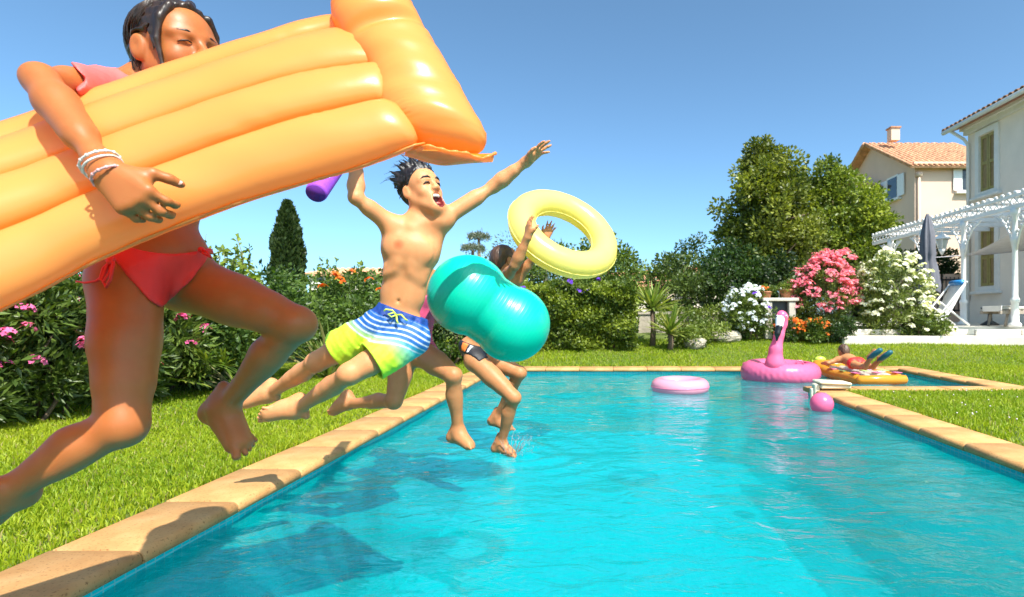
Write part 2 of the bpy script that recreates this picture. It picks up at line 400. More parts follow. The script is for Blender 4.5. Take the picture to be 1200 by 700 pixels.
V1, F1 = sheet(xs_, ys_, 0); V2, F2 = sheet(np.linspace(x1, ax1, 60), np.linspace(ay0, y1, 60), len(V1))
mobj('water', mesh_np('water', np.concatenate([V1, V2]), np.concatenate([F1, F2]), WATER), kind='structure')

# ---- coping: a mortar bed and the single stones
mb = MB(); h_ = .045
def bed(xa, xb, ya, yb): mb.box(((xa + xb) / 2, (ya + yb) / 2, -.035), (xb - xa, yb - ya, .05))
ins = .035
bed(PX0 - CW + .01, PX0 - ins, PY0 - CW, PY1); bed(PX1 + ins, PX1 + CW - .01, PY0 - CW, AY0 - CW); bed(PX0 - CW + .01, AX1 + CW - .01, PY1 + ins, PY1 + CW - .01); bed(PX1 + ins, AX1, AY0 - CW + .01, AY0 - ins); bed(AX1 + ins, AX1 + CW - .01, AY0 - CW + .01, PY1)
cop = mb.obj('pool_coping', MORTAR, kind='structure')
def stone_mesh(L, name='stone'):
    # profile across (0 = nose over the water, CW = lawn side), rounded nose
    pr = [(CW, -.055), (CW, -.004), (CW - .006, .0)]
    pr += [(.034 - .034 * math.sin(a), -.034 + .034 * math.cos(a)) for a in np.linspace(.0, 1.57, 6)] + [(.004, -.05), (.016, -.056)]
    V = []; k = len(pr); sec = [(-L / 2, .004), (-L / 2 + .005, 0), (L / 2 - .005, 0), (L / 2, .004)]
    cx = CW / 2
    for y, q in sec:
        for (x, z) in pr: V.append((x + (cx - x) * q * 2 / CW, y, z - q * (1 if z > -.02 else 0)))
    F = [(i * k + j, i * k + (j + 1) % k, (i + 1) * k + (j + 1) % k, (i + 1) * k + j) for i in range(3) for j in range(k)]
    F += [tuple(range(k - 1, -1, -1)), tuple(3 * k + j for j in range(k))]
    me = bpy.data.meshes.new(name); me.from_pydata(V, [], F); me.materials.append(STONE)
    for p in me.polygons: p.use_smooth = len(p.vertices) == 4
    me.update(); return me
SL = .535; ms = {}
def row(p0, dirv, nose_rot, n, L=SL):
    """stones laid from p0 along dirv; the nose edge lies on the line"""
    key = round(L, 3)
    if key not in ms: ms[key] = stone_mesh(L - .006)
    for i in range(n):
        o_ = bpy.data.objects.new('stone', ms[key]); q = Vector(p0) + Vector(dirv) * L * (i + .5)
        o_.location = (q.x, q.y, random.uniform(-.002, .002)); o_.rotation_euler = (random.uniform(-.004, .004), random.uniform(-.004, .004), nose_rot + random.uniform(-.003, .003)); put(o_, cop)
n = 20; row((PX0, PY1 - n * SL, 0), (0, 1, 0), math.pi, n)
n = 15; row((PX1, AY0 - CW - n * SL, 0), (0, 1, 0), 0, n)
L = (AX1 + CW - (PX0 - CW)) / 13; row((PX0 - CW, PY1, 0), (1, 0, 0), math.pi / 2, 13, L)
L = (AX1 + CW - PX1) / 5; row((PX1, AY0, 0), (1, 0, 0), -math.pi / 2, 5, L)
L = (PY1 - AY0) / 4; row((AX1, AY0, 0), (0, 1, 0), 0, 4, L)

# ---- grass
GRASS = foliage('grass_blade', (1, 1, 1), .35, .5, .3)
def blades(n, fx, fy, hgt, wid, name, label, seg3=True):
    x = fx(n); y = fy(n); return x, y
def grass(regions, name, label):
    VV = []; FF = []; CC = []; off = 0
    for (xa, xb, ya, yb, dens, h, wd) in regions:
        n = int((xb - xa) * (yb - ya) * dens); x = rng.uniform(xa, xb, n); y = rng.uniform(ya, yb, n)
        pool = (x > PX0 - CW - .0) & (x < PX1 + CW + .0) & (y < PY1 + CW) | (x > PX1) & (x < AX1 + CW) & (y > AY0 - CW) & (y < PY1 + CW)
        vis = (np.abs(x - (-.16 * y)) < .99 * y) | True
        px = VX + FPX * x / np.maximum(y, .1); vis = (px > -40) & (px < 1240) & ~pool
        x, y = x[vis], y[vis]; n = len(x); z = zt(x, y) - .004
        a = rng.uniform(0, 6.283, n); le = rng.uniform(.1, .9, n); hh = h * rng.uniform(.5, 1.25, n) * (1 + .25 * np.sin(x * 3.1 + 1) * np.sin(y * 2.3)); w_ = wd * rng.uniform(.7, 1.3, n)
        dx, dy = np.cos(a), np.sin(a); sxn, syn = -dy, dx; la = rng.uniform(0, 6.283, n); lx, ly = np.cos(la) * le, np.sin(la) * le
        base = np.stack([x, y, z], 1); s_ = np.stack([sxn * w_, syn * w_, np.zeros(n)], 1)
        mid = base + np.stack([lx * hh * .35, ly * hh * .35, hh * .6], 1); tip = base + np.stack([lx * hh, ly * hh, hh * (1 - .3 * le)], 1)
        V = np.stack([base - s_, base + s_, mid + s_ * .8, mid - s_ * .8, tip], 1).reshape(-1, 3); k = np.arange(n)[:, None] * 5 + off
        FF += [np.concatenate([k, k + 1, k + 2], 1), np.concatenate([k, k + 2, k + 3], 1), np.concatenate([k + 3, k + 2, k + 4], 1)]; off += 5 * n; VV.append(V)
        pn = .5 + .5 * np.sin(x * 1.7 + 2 * np.sin(y * 1.1)) * np.cos(y * 1.9 + x); u = np.clip(.65 * rng.random(n) + .35 * pn, 0, 1)[:, None]
        c = np.array((.13, .24, .008)) * (1 - u) + np.array((.40, .44, .02)) * u; dry = (rng.random(n) < .05)[:, None]; c = np.where(dry, np.array((.36, .30, .11)), c); CC.append(np.repeat(c, 5, 0))
    return mobj(name, mesh_np(name, np.concatenate(VV), np.concatenate(FF), GRASS, np.concatenate(CC)), label=label, cat='grass', kind='stuff')
grass([(-4.9, PX0 - CW, 1.5, 4.2, 11000, .045, .0028), (-5.2, PX0 - CW, 4.2, 9.4, 5200, .045, .0036)], 'grass_blades', 'short sunlit green grass between the hedge and the pool')
grass([(PX1 + CW, 9, 3.2, 6.5, 4200, .045, .0036), (AX1 + CW, 13, 6.4, 11.6, 1900, .045, .005), (-5, AX1 + CW, PY1 + CW, 11.6, 2400, .05, .005)], 'grass_blades', 'mown lawn rising beyond the pool towards the villa')
# small white clover heads by the right coping
CLOVER = plain('clover_white', (.7, .58, .58), .7, .1, 50, 0); mb = MB()
for i in range(60):
    x = random.uniform(2.9, 5.0); y = random.uniform(4.2, 6.2); mb.ell((x, y, .045 + random.uniform(-.01, .01)), (.007, .007, .006), None, 6, 4)
mb.obj('clover_blossoms', CLOVER, None, True, label='small white clover blossoms in the lawn beside the coping', cat='clover', kind='stuff')
# ================================================================ plants
LEAF = foliage('leaf', (1, 1, 1), .28, .42, .45); PETAL = foliage('petal', (1, 1, 1), .3, .6, .2)
BARK = plain('bark', (.16, .11, .07), .9, .35, 14, .8, bdist=.02); STEM = plain('green_stem', (.16, .15, .06), .7, .3, 20, .4)
def unit(n):
    v = rng.normal(size=(n, 3)); return v / np.linalg.norm(v, axis=1)[:, None]
def leaf_arrays(C, ax, size, asp, colr, droop=.0):
    """a folded four-point leaf at each C along ax"""
    n = len(C); L = size * rng.uniform(.65, 1.25, n)[:, None]; ax = ax / np.linalg.norm(ax, axis=1)[:, None]
    r = unit(n); s = np.cross(ax, r); s /= np.linalg.norm(s, axis=1)[:, None] + 1e-9; up = np.cross(s, ax)
    W = L * asp; mid = C + ax * L * .5
    V = np.stack([C, mid + s * W + up * W * .35, C + ax * L - up * L * droop, mid - s * W + up * W * .35], 1).reshape(-1, 3)
    k = np.arange(n)[:, None] * 4; F = np.concatenate([np.concatenate([k, k + 1, k + 2], 1), np.concatenate([k, k + 2, k + 3], 1)])
    return V, F, np.repeat(colr, 4, 0)
def leafcol(n, dark, light, clump=None, bias=1.0):
    u = rng.random(n) ** bias
    if clump is not None: u = np.clip(.5 * u + .5 * clump, 0, 1)
    u = u[:, None]; c = np.array(dark) * (1 - u) + np.array(light) * u
    return c * rng.uniform(.8, 1.2, (n, 1))
def crown_pts(cen, rad, n_clump, n_leaf, cr, shell=.55, flat=.8):
    """leaf places gathered in clumps through an ellipsoid, more towards the outside"""
    d = unit(n_clump); rr = shell + (1 - shell) * rng.random(n_clump) ** .6; C = np.array(cen) + d * rr[:, None] * np.array(rad)
    sz = cr * rng.uniform(.6, 1.35, n_clump); per = np.maximum(1, (n_leaf * sz ** 2 / (sz ** 2).sum()).astype(int)); idx = np.repeat(np.arange(n_clump), per); n = len(idx)
    u = unit(n) * (rng.random(n) ** .45)[:, None] * sz[idx][:, None]; u[:, 2] *= flat
    return C[idx] + u, idx, u, rng.random(n_clump)[idx]
def crown(parent, cen, rad, n_clump, n_leaf, cr, size, asp, dark, light, name='crown', shell=.5, up=.4, box=None, zmin=None, mat=None):
    Pn, idx, u, cl = crown_pts(cen, rad, n_clump, n_leaf, cr, shell)
    if box is not None: Pn = np.clip(Pn, box[0], box[1]) + rng.normal(0, .02, Pn.shape)
    if zmin is not None: k = Pn[:, 2] > zmin; Pn, u, cl = Pn[k], u[k], cl[k]
    ax = u + rng.normal(0, .35, u.shape) * cr; ax[:, 2] += up * cr * rng.uniform(-.4, 1, len(ax)); V, F, C = leaf_arrays(Pn, ax, size, asp, leafcol(len(Pn), dark, light, cl))
    return mobj(name, mesh_np(name, V, F, mat or LEAF, C, False), parent, kind='stuff')
def stems(parent, base, cen, rad, n, r0, name='stem', mat=None, wob=.1):
    for i in range(n):
        a = Vector(base) + Vector((random.uniform(-1, 1) * rad[0] * .45, random.uniform(-1, 1) * rad[1] * .45, 0)); d = Vector(unit(1)[0]) * .6; e = Vector(cen) + Vector((d.x * rad[0], d.y * rad[1], abs(d.z) * rad[2] * .7))
        pts = [a + (e - a) * q + Vector((random.uniform(-wob, wob), random.uniform(-wob, wob), 0)) * (q * (1 - q) * 4 + .0) * rad[0] for q in (0, .2, .4, .6, .8, 1)]
        MB().tube(pts, [r0 * (1 - .75 * q) for q in (0, .2, .4, .6, .8, 1)], 6).obj(name, mat or BARK, parent, True)
def flower_mesh(name, n, pr, pl, c0, c1, mat=None):
    """a cluster of n five-petal blossoms"""
    VV, FF, CC = [], [], []; o = 0
    for i in range(n):
        c = unit(1)[0] * pr * (.5 + .5 * random.random()); c[2] = abs(c[2]) * .8; ax = nrm(c + np.array((0, -.3 * pr, .4 * pr))); r = np.cross(ax, unit(1)[0]); r /= np.linalg.norm(r); q = np.cross(ax, r); u = random.random(); colr = np.array(c0) * (1 - u) + np.array(c1) * u
        for k in range(5):
            th = 2 * math.pi * k / 5; d = r * math.cos(th) + q * math.sin(th); s = np.cross(ax, d)
            VV += [c, c + d * pl * .6 + s * pl * .38 + ax * pl * .2, c + d * pl + ax * pl * .12, c + d * pl * .6 - s * pl * .38 + ax * pl * .2]; FF += [(o, o + 1, o + 2), (o, o + 2, o + 3)]; CC += [colr * (.85 if k % 2 else 1)] * 4; o += 4
    return mesh_np(name, np.array(VV), np.array(FF), mat or PETAL, np.array(CC), False)
def flowers(parent, me, pts, name='flower_cluster'):
    for p in pts:
        o = bpy.data.objects.new(name, me if not isinstance(me, list) else random.choice(me)); o.location = p; o.rotation_euler = (random.uniform(-.4, .4), random.uniform(-.4, .4), random.uniform(-.8, .8)); s = random.uniform(.7, 1.25); o.scale = (s, s, s); put(o, parent, kind='stuff')
def front_pts(cen, rad, n, toward=(0, -1, .25), lo=-.4, out=1.02):
    r = []; t_ = nrm(toward)
    while len(r) < n:
        d = unit(1)[0]
        if d @ t_ > -.1 and d[2] > lo: r.append(Vector(np.array(cen) + d * np.array(rad) * random.uniform(out - .12, out + .05)))
    return r
def shrub(name, label, base, rad, n_clump, n_leaf, cr, size, asp, dark, light, cat='shrub', group=None, nst=5, r0=.02, lift=.0, shell=.5, up=.4):
    b = Vector(base); t_ = thing(name, b, label, cat, group); cen = b + Vector((0, 0, rad[2] * .95 + lift)); stems(t_, b, cen, rad, nst, r0)
    crown(t_, cen, rad, n_clump, n_leaf, cr, size, asp, dark, light, 'foliage', shell, up, zmin=b.z + .01); return t_, cen
def ground(x, y, dz=0): return Vector((x, y, float(zt(x, y)) + dz))
OL_D, OL_L = (.025, .055, .014), (.14, .20, .03); DK_D, DK_L = (.014, .04, .010), (.07, .125, .02); LG_D, LG_L = (.06, .11, .015), (.25, .31, .04)
pinkf = [flower_mesh('pink_blossoms', 9, .06, .026, (.75, .06, .28), (.9, .22, .45)) for _ in range(3)]
pinkB = [flower_mesh('pink_blossoms', 24, .12, .027, (.78, .10, .20), (.93, .42, .48)) for _ in range(3)]
whiteB = [flower_mesh('white_blossoms', 10, .075, .036, (.74, .72, .56), (.88, .86, .78)) for _ in range(3)]
purp = flower_mesh('purple_blossoms', 8, .06, .03, (.16, .06, .6), (.28, .10, .75)); orangeF = [flower_mesh('orange_blossoms', 7, .05, .03, (.85, .10, .02), (.9, .28, .03)) for _ in range(2)]; yelF = flower_mesh('yellow_blossoms', 6, .03, .014, (.8, .55, .03), (.85, .65, .1)); blueW = [flower_mesh('pale_blossoms', 10, .07, .032, (.62, .66, .85), (.85, .86, .92)) for _ in range(2)]

# --- oleander hedge along the left lawn
spots = [(-4.55, 3.5, 1.22, .62), (-4.45, 4.45, 1.28, .62), (-4.5, 5.3, 1.2, .6)]
lab = ['tall oleander with pink flowers at the open end of the left hedge', 'bushy oleander with pink flowers in the middle of the left hedge', 'oleander with few pink flowers next to the dark laurel']
for (x, y, h, r), lb in zip(spots, lab):
    t_, cen = shrub('oleander_bush', lb, ground(x, y), (.62, r, h / 2), 75, 13000, .2, .095, .13, OL_D, OL_L, group='left hedge shrubs', nst=9, r0=.018, lift=.02, shell=.25, up=.7)
    flowers(t_, pinkf, front_pts(cen, (.62, r, h / 2), 34, (.6, -.7, .1), -.45))
for (x, y, h, r, lb) in ((-4.35, 6.1, 1.35, .6, 'dark glossy laurel between the pink oleander and the fan palm'), (-4.4, 7.0, 1.4, .6, 'dark laurel behind the fan palm beside the sword plant')):
    t_, cen = shrub('laurel_bush', lb, ground(x, y), (.55, r, h / 2), 60, 8000, .2, .075, .26, DK_D, (.10, .17, .025), group='left hedge shrubs', nst=6, shell=.3)
    if y < 6.5: flowers(t_, pinkf, [Vector((-4.0, 5.62, 1.05)), Vector((-3.92, 5.7, .9)), Vector((-4.1, 5.55, .8))])
t_, cen = shrub('leafy_vine_bush', 'pale green vine with loose upright sprigs above the hedge', ground(-4.6, 6.5), (.75, .7, .78), 60, 7000, .2, .07, .3, LG_D, (.3, .37, .05), nst=5, shell=.5)
for i in range(16):                                     # sprigs
    p0 = cen + Vector((random.uniform(-.7, .7), random.uniform(-.5, .3), .55 + random.uniform(-.1, .1))); h = random.uniform(.2, .5); p1 = p0 + Vector((random.uniform(-.15, .2), 0, h))
    mb = MB(); mb.tube([p0, (p0 + p1) / 2 + Vector((.02, 0, .02)), p1], [.006, .005, .002], 5)
    sp = mb.obj('sprig', STEM, t_, True); k = 26; Pn = np.array([p0 + (p1 - p0) * random.random() for _ in range(k)]); a = unit(k); a[:, 2] += .3
    V, F, C = leaf_arrays(Pn, a, .075, .3, leafcol(k, LG_D, (.3, .37, .05))); mobj('leaves', mesh_np('leaves', V, F, LEAF, C, False), sp, kind='stuff')
# --- fan palm, sword plant and yuccas: every long leaf is a piece of its own
def blade_mesh(name, L, w, bend, colr, n=5, fold=.3):
    V = []; F = []; C = []
    for i in range(n + 1):
        u = i / n; y = L * u * (1 - .15 * bend * u); z = -bend * L * u * u * .5; ww = w * (math.sin(math.pi * min(1, u * .85 + .12)) ** .7) if i < n else .001
        V += [(-ww, y, z + ww * fold), (0, y, z), (ww, y, z + ww * fold)]; c = np.array(colr) * (.8 + .4 * u); C += [c] * 3
    for i in range(n):
        for k in (0, 1): F.append((i * 3 + k, i * 3 + k + 1, i * 3 + 4 + k, i * 3 + 3 + k))
    return mesh_np(name, np.array(V), np.array(F), LEAF, np.array(C), True)
def rosette(name, label, base, n, L, w, bends, cols, emin, emax, cat, group=None, stem=None, az=(0, 6.283)):
    t_ = thing(name, base, label, cat, group); ms_ = [blade_mesh('leaf', L * q, w, random.choice(bends), c) for q in (.75, .9, 1.1) for c in cols]
    top = Vector(base) + Vector((0, 0, stem or 0))
    if stem: MB().tube([Vector(base), Vector(base) + Vector((.02, 0, stem * .5)), top], [.06, .05, .045], 8).obj('trunk', BARK, t_, True)
    for i in range(n):
        o = bpy.data.objects.new('leaf', random.choice(ms_)); e = random.uniform(emin, emax); a = random.uniform(*az); o.rotation_euler = Euler((e, random.uniform(-.4, .4), a), 'XYZ'); o.location = top + Vector((random.uniform(-.03, .03), random.uniform(-.03, .03), random.uniform(-.05, .05))); put(o, t_)
    return t_
YC = [(.16, .21, .03), (.25, .29, .05), (.09, .15, .02)]
for k, (x, y) in enumerate(((-3.72, 5.75),)):
    t_ = thing('fan_palm', ground(x, y), 'low fan palm with split yellowish fronds at the lawn edge', 'palm')
    lm = [blade_mesh('leaflet', .36 * q, .011, .35, c) for q in (.8, 1) for c in YC]
    for i in range(11):
        a = random.uniform(0, 6.28) if i > 5 else random.uniform(-.6, 1.2) + math.pi; e = random.uniform(.15, 1.2); d = Vector((math.cos(a) * math.cos(e), math.sin(a) * math.cos(e), math.sin(e))); L = random.uniform(.25, .5); p0 = ground(x, y, .05); p1 = p0 + d * L
        fr0 = MB().tube([p0, p0 + d * L * .5 + Vector((0, 0, .02)), p1], [.008, .006, .005], 5).obj('frond_stalk', STEM, t_, True)
        s = d.cross(Vector((0, 0, 1))).normalized(); u = s.cross(d)
        for j in range(18):
            th = (j / 17 - .5) * 3.6; v = (d * math.cos(th) + s * math.sin(th) + u * .15).normalized(); o = bpy.data.objects.new('leaflet', random.choice(lm)); o.rotation_mode = 'QUATERNION'; o.rotation_quaternion = v.to_track_quat('Y', 'Z'); o.location = p1; put(o, fr0)
SWC = [(.13, .19, .04), (.20, .25, .06), (.30, .27, .10), (.08, .13, .03)]
rosette('sword_plant', 'clump of upright sword-shaped leaves beside the orange-flowered vine', ground(-3.55, 7.35), 60, .78, .022, (.05, .25, .5), SWC, .7, 1.5, 'plant')
rosette('sword_plant', 'smaller drooping sword-leaved clump behind the feet of the jumping boy', ground(-3.1, 7.75), 46, .52, .018, (.3, .6), SWC, .5, 1.4, 'plant')
t_, cen = shrub('trumpet_vine', 'bushy vine with orange trumpet flowers behind the sword plant', ground(-3.75, 8.5), (1.15, .7, .72), 80, 9000, .22, .075, .28, (.03, .07, .015), (.16, .24, .04), 'vine', nst=6, shell=.45)
flowers(t_, orangeF, [P(x, y, 8.0) for x, y in ((392, 322), (398, 327), (432, 328), (402, 331), (378, 336), (445, 340), (412, 318))])
for i in range(5):
    p0 = cen + Vector((random.uniform(-.3, .8), -.3, .6)); p1 = p0 + Vector((random.uniform(-.1, .1), 0, random.uniform(.2, .4))); sp = MB().tube([p0, p1], [.006, .002], 5).obj('sprig', STEM, t_, True); Pn = np.array([p0 + (p1 - p0) * random.random() for _ in range(24)]); V, F, C = leaf_arrays(Pn, unit(24), .07, .3, leafcol(24, LG_D, LG_L)); mobj('leaves', mesh_np('leaves', V, F, LEAF, C, False), sp, kind='stuff')
shrub('dense_bush', 'dense green bush behind the trumpet vine', ground(-4.5, 9.7), (1.5, .6, .78), 80, 9000, .24, .08, .32, DK_D, (.12, .18, .03), nst=6, shell=.35)
t_, cen = shrub('dark_bush', 'dense dark bush behind the jumping children left of the clipped hedge', ground(-2.75, 9.75), (1.25, .55, .62), 80, 11000, .2, .065, .32, DK_D, (.09, .15, .02), nst=6, shell=.45)
# --- clipped hedge beyond the pool
def hedge(name, label, x0, x1, y0, y1, h, n, dark, light, group=None, size=.07, asp=.32):
    g = ground((x0 + x1) / 2, (y0 + y1) / 2); t_ = thing(name, g, label, 'hedge', group)
    for i in range(int((x1 - x0) / .3)):
        x = x0 + .15 + i * .3; MB().tube([ground(x, y0 + .25), ground(x + .03, y0 + .25, h * .5), ground(x - .04, y0 + .3, h * .9)], [.022, .016, .008], 6).obj('stem', BARK, t_, True)
    f = rng.random(n); X = rng.uniform(x0, x1, n); Y = rng.uniform(y0, y1, n); Z = rng.uniform(.06, 1, n) * h
    d = rng.random(n); top = d < .35; fr0 = (d >= .35) & (d < .8); Z = np.where(top, h - rng.random(n) ** 2 * .2, Z); Y = np.where(fr0, y0 + rng.random(n) ** 2 * .25, Y)
    bump_ = .09 * np.sin(X * 7 + 2 * np.sin(Z * 5)) + .06 * np.sin(Z * 9 + X * 3); Y = Y + np.where(fr0, bump_, 0); Z = Z + np.where(top, .06 * np.sin(X * 6) + .04 * np.sin(X * 13 + Y * 7), 0)
    Pn = np.stack([X, Y, Z + zt(X, Y)], 1); ax = unit(n); ax[:, 1] -= .5; ax[:, 2] += .35; V, F, C = leaf_arrays(Pn, ax, size, asp, leafcol(n, dark, light, .5 + .5 * np.sin(X * 5 + 3 * np.sin(Z * 6)))); mobj('foliage', mesh_np('foliage', V, F, LEAF, C, False), t_, kind='stuff'); return t_
hd_ = hedge('clipped_hedge', 'clipped green hedge with yellow-tipped leaves along the lawn beyond the pool', -1.75, .62, 10.5, 11.35, 1.18, 21000, (.02, .055, .010), (.26, .31, .03))
flowers(hd_, purp, [P(x, y, 10.55) for x, y in ((684, 344), (679, 342), (689, 340), (650, 371), (612, 338), (668, 330))])
t_, cen = shrub('flowering_bush', 'tall leafy bush with scattered violet flowers behind the clipped hedge', ground(-.95, 12.2), (1.65, .8, .98), 110, 13000, .25, .08, .3, (.03, .07, .015), (.20, .27, .04), nst=8, shell=.45)
flowers(t_, purp, [P(x, y, 11.4) for x, y in ((660, 331), (664, 336), (694, 337), (701, 328), (645, 344), (622, 341), (617, 336), (732, 333), (735, 334))])
t_, cen = shrub('round_bush', 'taller rounded light green bush standing above the clipped hedge', ground(.0, 13.2), (.95, .8, 1.18), 70, 9000, .26, .085, .3, (.04, .085, .015), (.23, .29, .04), nst=6, shell=.5)
t_, cen = shrub('grey_bush', 'grey-green feathery bush behind the boy with the swim ring', ground(-2.1, 13.6), (1.0, .8, 1.1), 70, 6500, .26, .08, .16, (.05, .075, .04), (.20, .24, .13), nst=6, shell=.45)
rosette('yucca', 'tall spiky yucca rising at the end of the clipped hedge', ground(.95, 10.95), 110, .66, .02, (.05, .2, .45), [(.13, .20, .035), (.22, .28, .05), (.30, .32, .08)], .05, 1.5, 'yucca', 'yuccas', .72)
rosette('yucca', 'lower spiky yucca leaning out beside the stone wall', ground(1.25, 10.6), 80, .55, .019, (.05, .3), [(.13, .20, .035), (.24, .29, .06), (.32, .32, .10)], -.1, 1.5, 'yucca', 'yuccas', .34)
for i, (x, y, r, lb) in enumerate(((1.62, 10.9, .32, 'low trailing bush at the foot of the taller yucca'), (2.1, 11.3, .38, 'low green bush in front of the pale rock'), (1.75, 12.3, .62, 'leafy bush leaning over the rendered wall beside the yuccas'), (2.75, 12.35, .6, 'leafy bush leaning over the rendered wall beside the plumbago'))):
    shrub('low_bush', lb, ground(x, y), (r * 1.25, r, r * .55), 26, 2200, .13, .06, .3, (.05, .09, .015), (.25, .30, .05), nst=3, r0=.008)
# pale rocks and the old rendered wall
ROCK = plain('pale_rock', (.46, .40, .31), .9, .3, 6, .9, bdist=.05)
def rock(base, r, label):
    mb = MB(); mb.ell((0, 0, 0), r, None, 14, 9); V = np.array(mb.v); d = 1 + .3 * noise3(V, 3.2 / r[0], 2.0) + .12 * noise3(V, 34); V = V * d[:, None] + np.array(base)
    mb.v = [tuple(v) for v in V]; mb.obj('rock', ROCK, None, False, label=label, cat='rock', group='rocks by the yuccas')
rock(ground(1.75, 10.75, .1), (.2, .15, .12), 'pale pitted rock beside the lower yucca'); rock(ground(2.45, 11.35, .1), (.28, .2, .13), 'larger pale rock between the low bushes'); rock(ground(-1.55, 10.25, .02), (.22, .14, .07), 'flat pale stone at the foot of the clipped hedge')
RENDER = plain('old_render', (.40, .35, .28), .92, .28, 3, .6, bdist=.02)  # base tone set darker to carry the shade the wall stands in
mb = MB(); mb.box((2.6, 13.0, .58), (3.6, .3, .56)); mb.box((2.6, 13.0, .89), (3.66, .36, .06)); mb.obj('garden_wall', RENDER, label='low weathered grey rendered wall behind the yuccas', cat='wall')
# --- the dark bushes in the middle distance
for (x, y, rx, rz, lb, dk, lt) in ((1.9, 13.9, 1.0, .92, 'rounded grey-green bush above the rendered wall', (.03, .06, .015), (.14, .19, .04)), (3.2, 13.8, 1.05, 1.05, 'dark bush behind the rendered wall under the big tree', DK_D, (.06, .11, .015)), (4.0, 13.2, .9, .9, 'very dark bush between the wall and the pale plumbago', (.01, .025, .008), (.05, .09, .015)), (2.9, 17, 1.2, 1.3, 'tall dark green bush left of the big tree', DK_D, (.07, .12, .02))):
    shrub('background_bush', lb, ground(x, y), (rx, .8, rz), 60, 6500, .24, .09, .3, dk, lt, group='bushes behind the garden wall', nst=5, shell=.45)
# --- big trees
def tree(name, label, base, h, cen, rad, n_clump, n_leaf, cr, size, dark, light, group=None, asp=.32, r0=.2):
    b = Vector(base); t_ = thing(name, b, label, 'tree', group); c = Vector(cen)
    tr_ = MB().tube([b, b + (c - b) * .25 + Vector((.08, 0, 0)), b + (c - b) * .55, c + Vector((0, 0, rad[2] * .3))], [r0, r0 * .8, r0 * .6, r0 * .2], 10).obj('trunk', BARK, t_, True)
    for i in range(9):
        d = unit(1)[0]; s = b + (c - b) * random.uniform(.35, .9); e = c + Vector((d[0] * rad[0] * .75, d[1] * rad[1] * .75, d[2] * rad[2] * .6)); MB().tube([s, (s + e) / 2 + Vector((0, 0, .15)), e], [r0 * .4, r0 * .25, r0 * .08], 6).obj('limb', BARK, tr_, True)
    return t_, c
t_, c = tree('linden_tree', 'large dark green broadleaf tree with yellowish clusters', ground(5.9, 20.5), 8, (6.0, 20.5, 4.2), (2.0, 1.9, 3.0), 0, 0, 0, 0, 0, 0)
crown(t_, c, (1.7, 1.7, 2.35), 120, 26000, .52, .15, .33, (.025, .055, .010), (.27, .29, .035), shell=.3)
crown(t_, c + Vector((-.4, 0, -1.6)), (1.5, 1.5, 1.5), 70, 12000, .5, .15, .33, (.02, .045, .010), (.23, .26, .035), 'crown', shell=.4)
crown(t_, c + Vector((-.1, 0, 2.0)), (.75, .75, 1.0), 26, 4500, .36, .14, .33, (.03, .06, .010), (.30, .30, .04), 'crown', shell=.2)
t_, c = tree('leafy_tree', 'bright green broadleaf tree beside the large dark tree', ground(9.0, 21.5), 7, (9.1, 21.5, 4.0), (2.2, 1.9, 2.6), 0, 0, 0, 0, 0, 0)
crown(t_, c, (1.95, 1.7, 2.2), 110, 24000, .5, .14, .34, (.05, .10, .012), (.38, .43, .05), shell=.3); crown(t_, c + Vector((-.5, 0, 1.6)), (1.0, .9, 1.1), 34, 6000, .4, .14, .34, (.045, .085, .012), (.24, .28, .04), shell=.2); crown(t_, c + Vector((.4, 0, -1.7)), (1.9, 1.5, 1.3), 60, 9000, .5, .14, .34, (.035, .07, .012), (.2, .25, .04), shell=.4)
# cypress beyond the left hedge
b = ground(-13.95, 25); t_ = thing('cypress_tree', b, 'slim dark cypress rising beyond the left hedge', 'tree'); MB().tube([b, b + Vector((0, 0, 4.4))], [.12, .03], 8).obj('trunk', BARK, t_, True)
n = 9000; u = rng.random(n) ** .8; th = rng.uniform(0, 6.283, n); prof = .62 * np.sin(np.pi * np.clip(u * .82 + .17, 0, 1)) ** .75 * (1 + .15 * np.sin(th * 5 + u * 22)) * np.sqrt(rng.uniform(.5, 1.1, n)); Pn = np.stack([b.x + prof * np.cos(th), b.y + prof * np.sin(th), b.z + .2 + u * 5.0], 1); ax = np.stack([np.cos(th) * .4, np.sin(th) * .4, np.ones(n)], 1) + rng.normal(0, .3, (n, 3)); V, F, C = leaf_arrays(Pn, ax, .2, .28, leafcol(n, (.012, .032, .010), (.06, .09, .022))); mobj('crown', mesh_np('crown', V, F, LEAF, C, False), t_, kind='stuff')
# stone pines far behind
def pine(x, y, h, w, label, n=900):
    b = ground(x, y, -2); t_ = thing('stone_pine', b, label, 'tree', 'far stone pines'); tp = b + Vector((.2, 0, h)); MB().tube([b, b + Vector((.3, 0, h * .5)), tp], [.35, .25, .14], 8).obj('trunk', BARK, t_, True)
    a = rng.uniform(0, 6.283, n); r = np.sqrt(rng.random(n)) * w; Pn = np.stack([tp.x + r * np.cos(a), tp.y + r * np.sin(a), tp.z + .25 * w * (1 - (r / w) ** 2) + rng.normal(0, .12, n)], 1)
    V, F, C = leaf_arrays(Pn, unit(n) + np.array((0, 0, .5)), .4, .10, leafcol(n, (.08, .10, .08), (.24, .26, .2))); mobj('crown', mesh_np('crown', V, F, LEAF, C, False), t_, kind='stuff')
pine(-12.9, 55, 8.6, 1.1, 'far stone pine left of the teal ball, lower of two'); pine(-13.4, 60, 10.4, 1.2, 'far taller stone pine above the teal ball'); pine(-6.8, 52, 7.6, 1.6, 'far stone pine behind the arms of the boy with the ring'); pine(-5.4, 50, 8.2, 1.3, 'small far pine seen through the yellow ring')
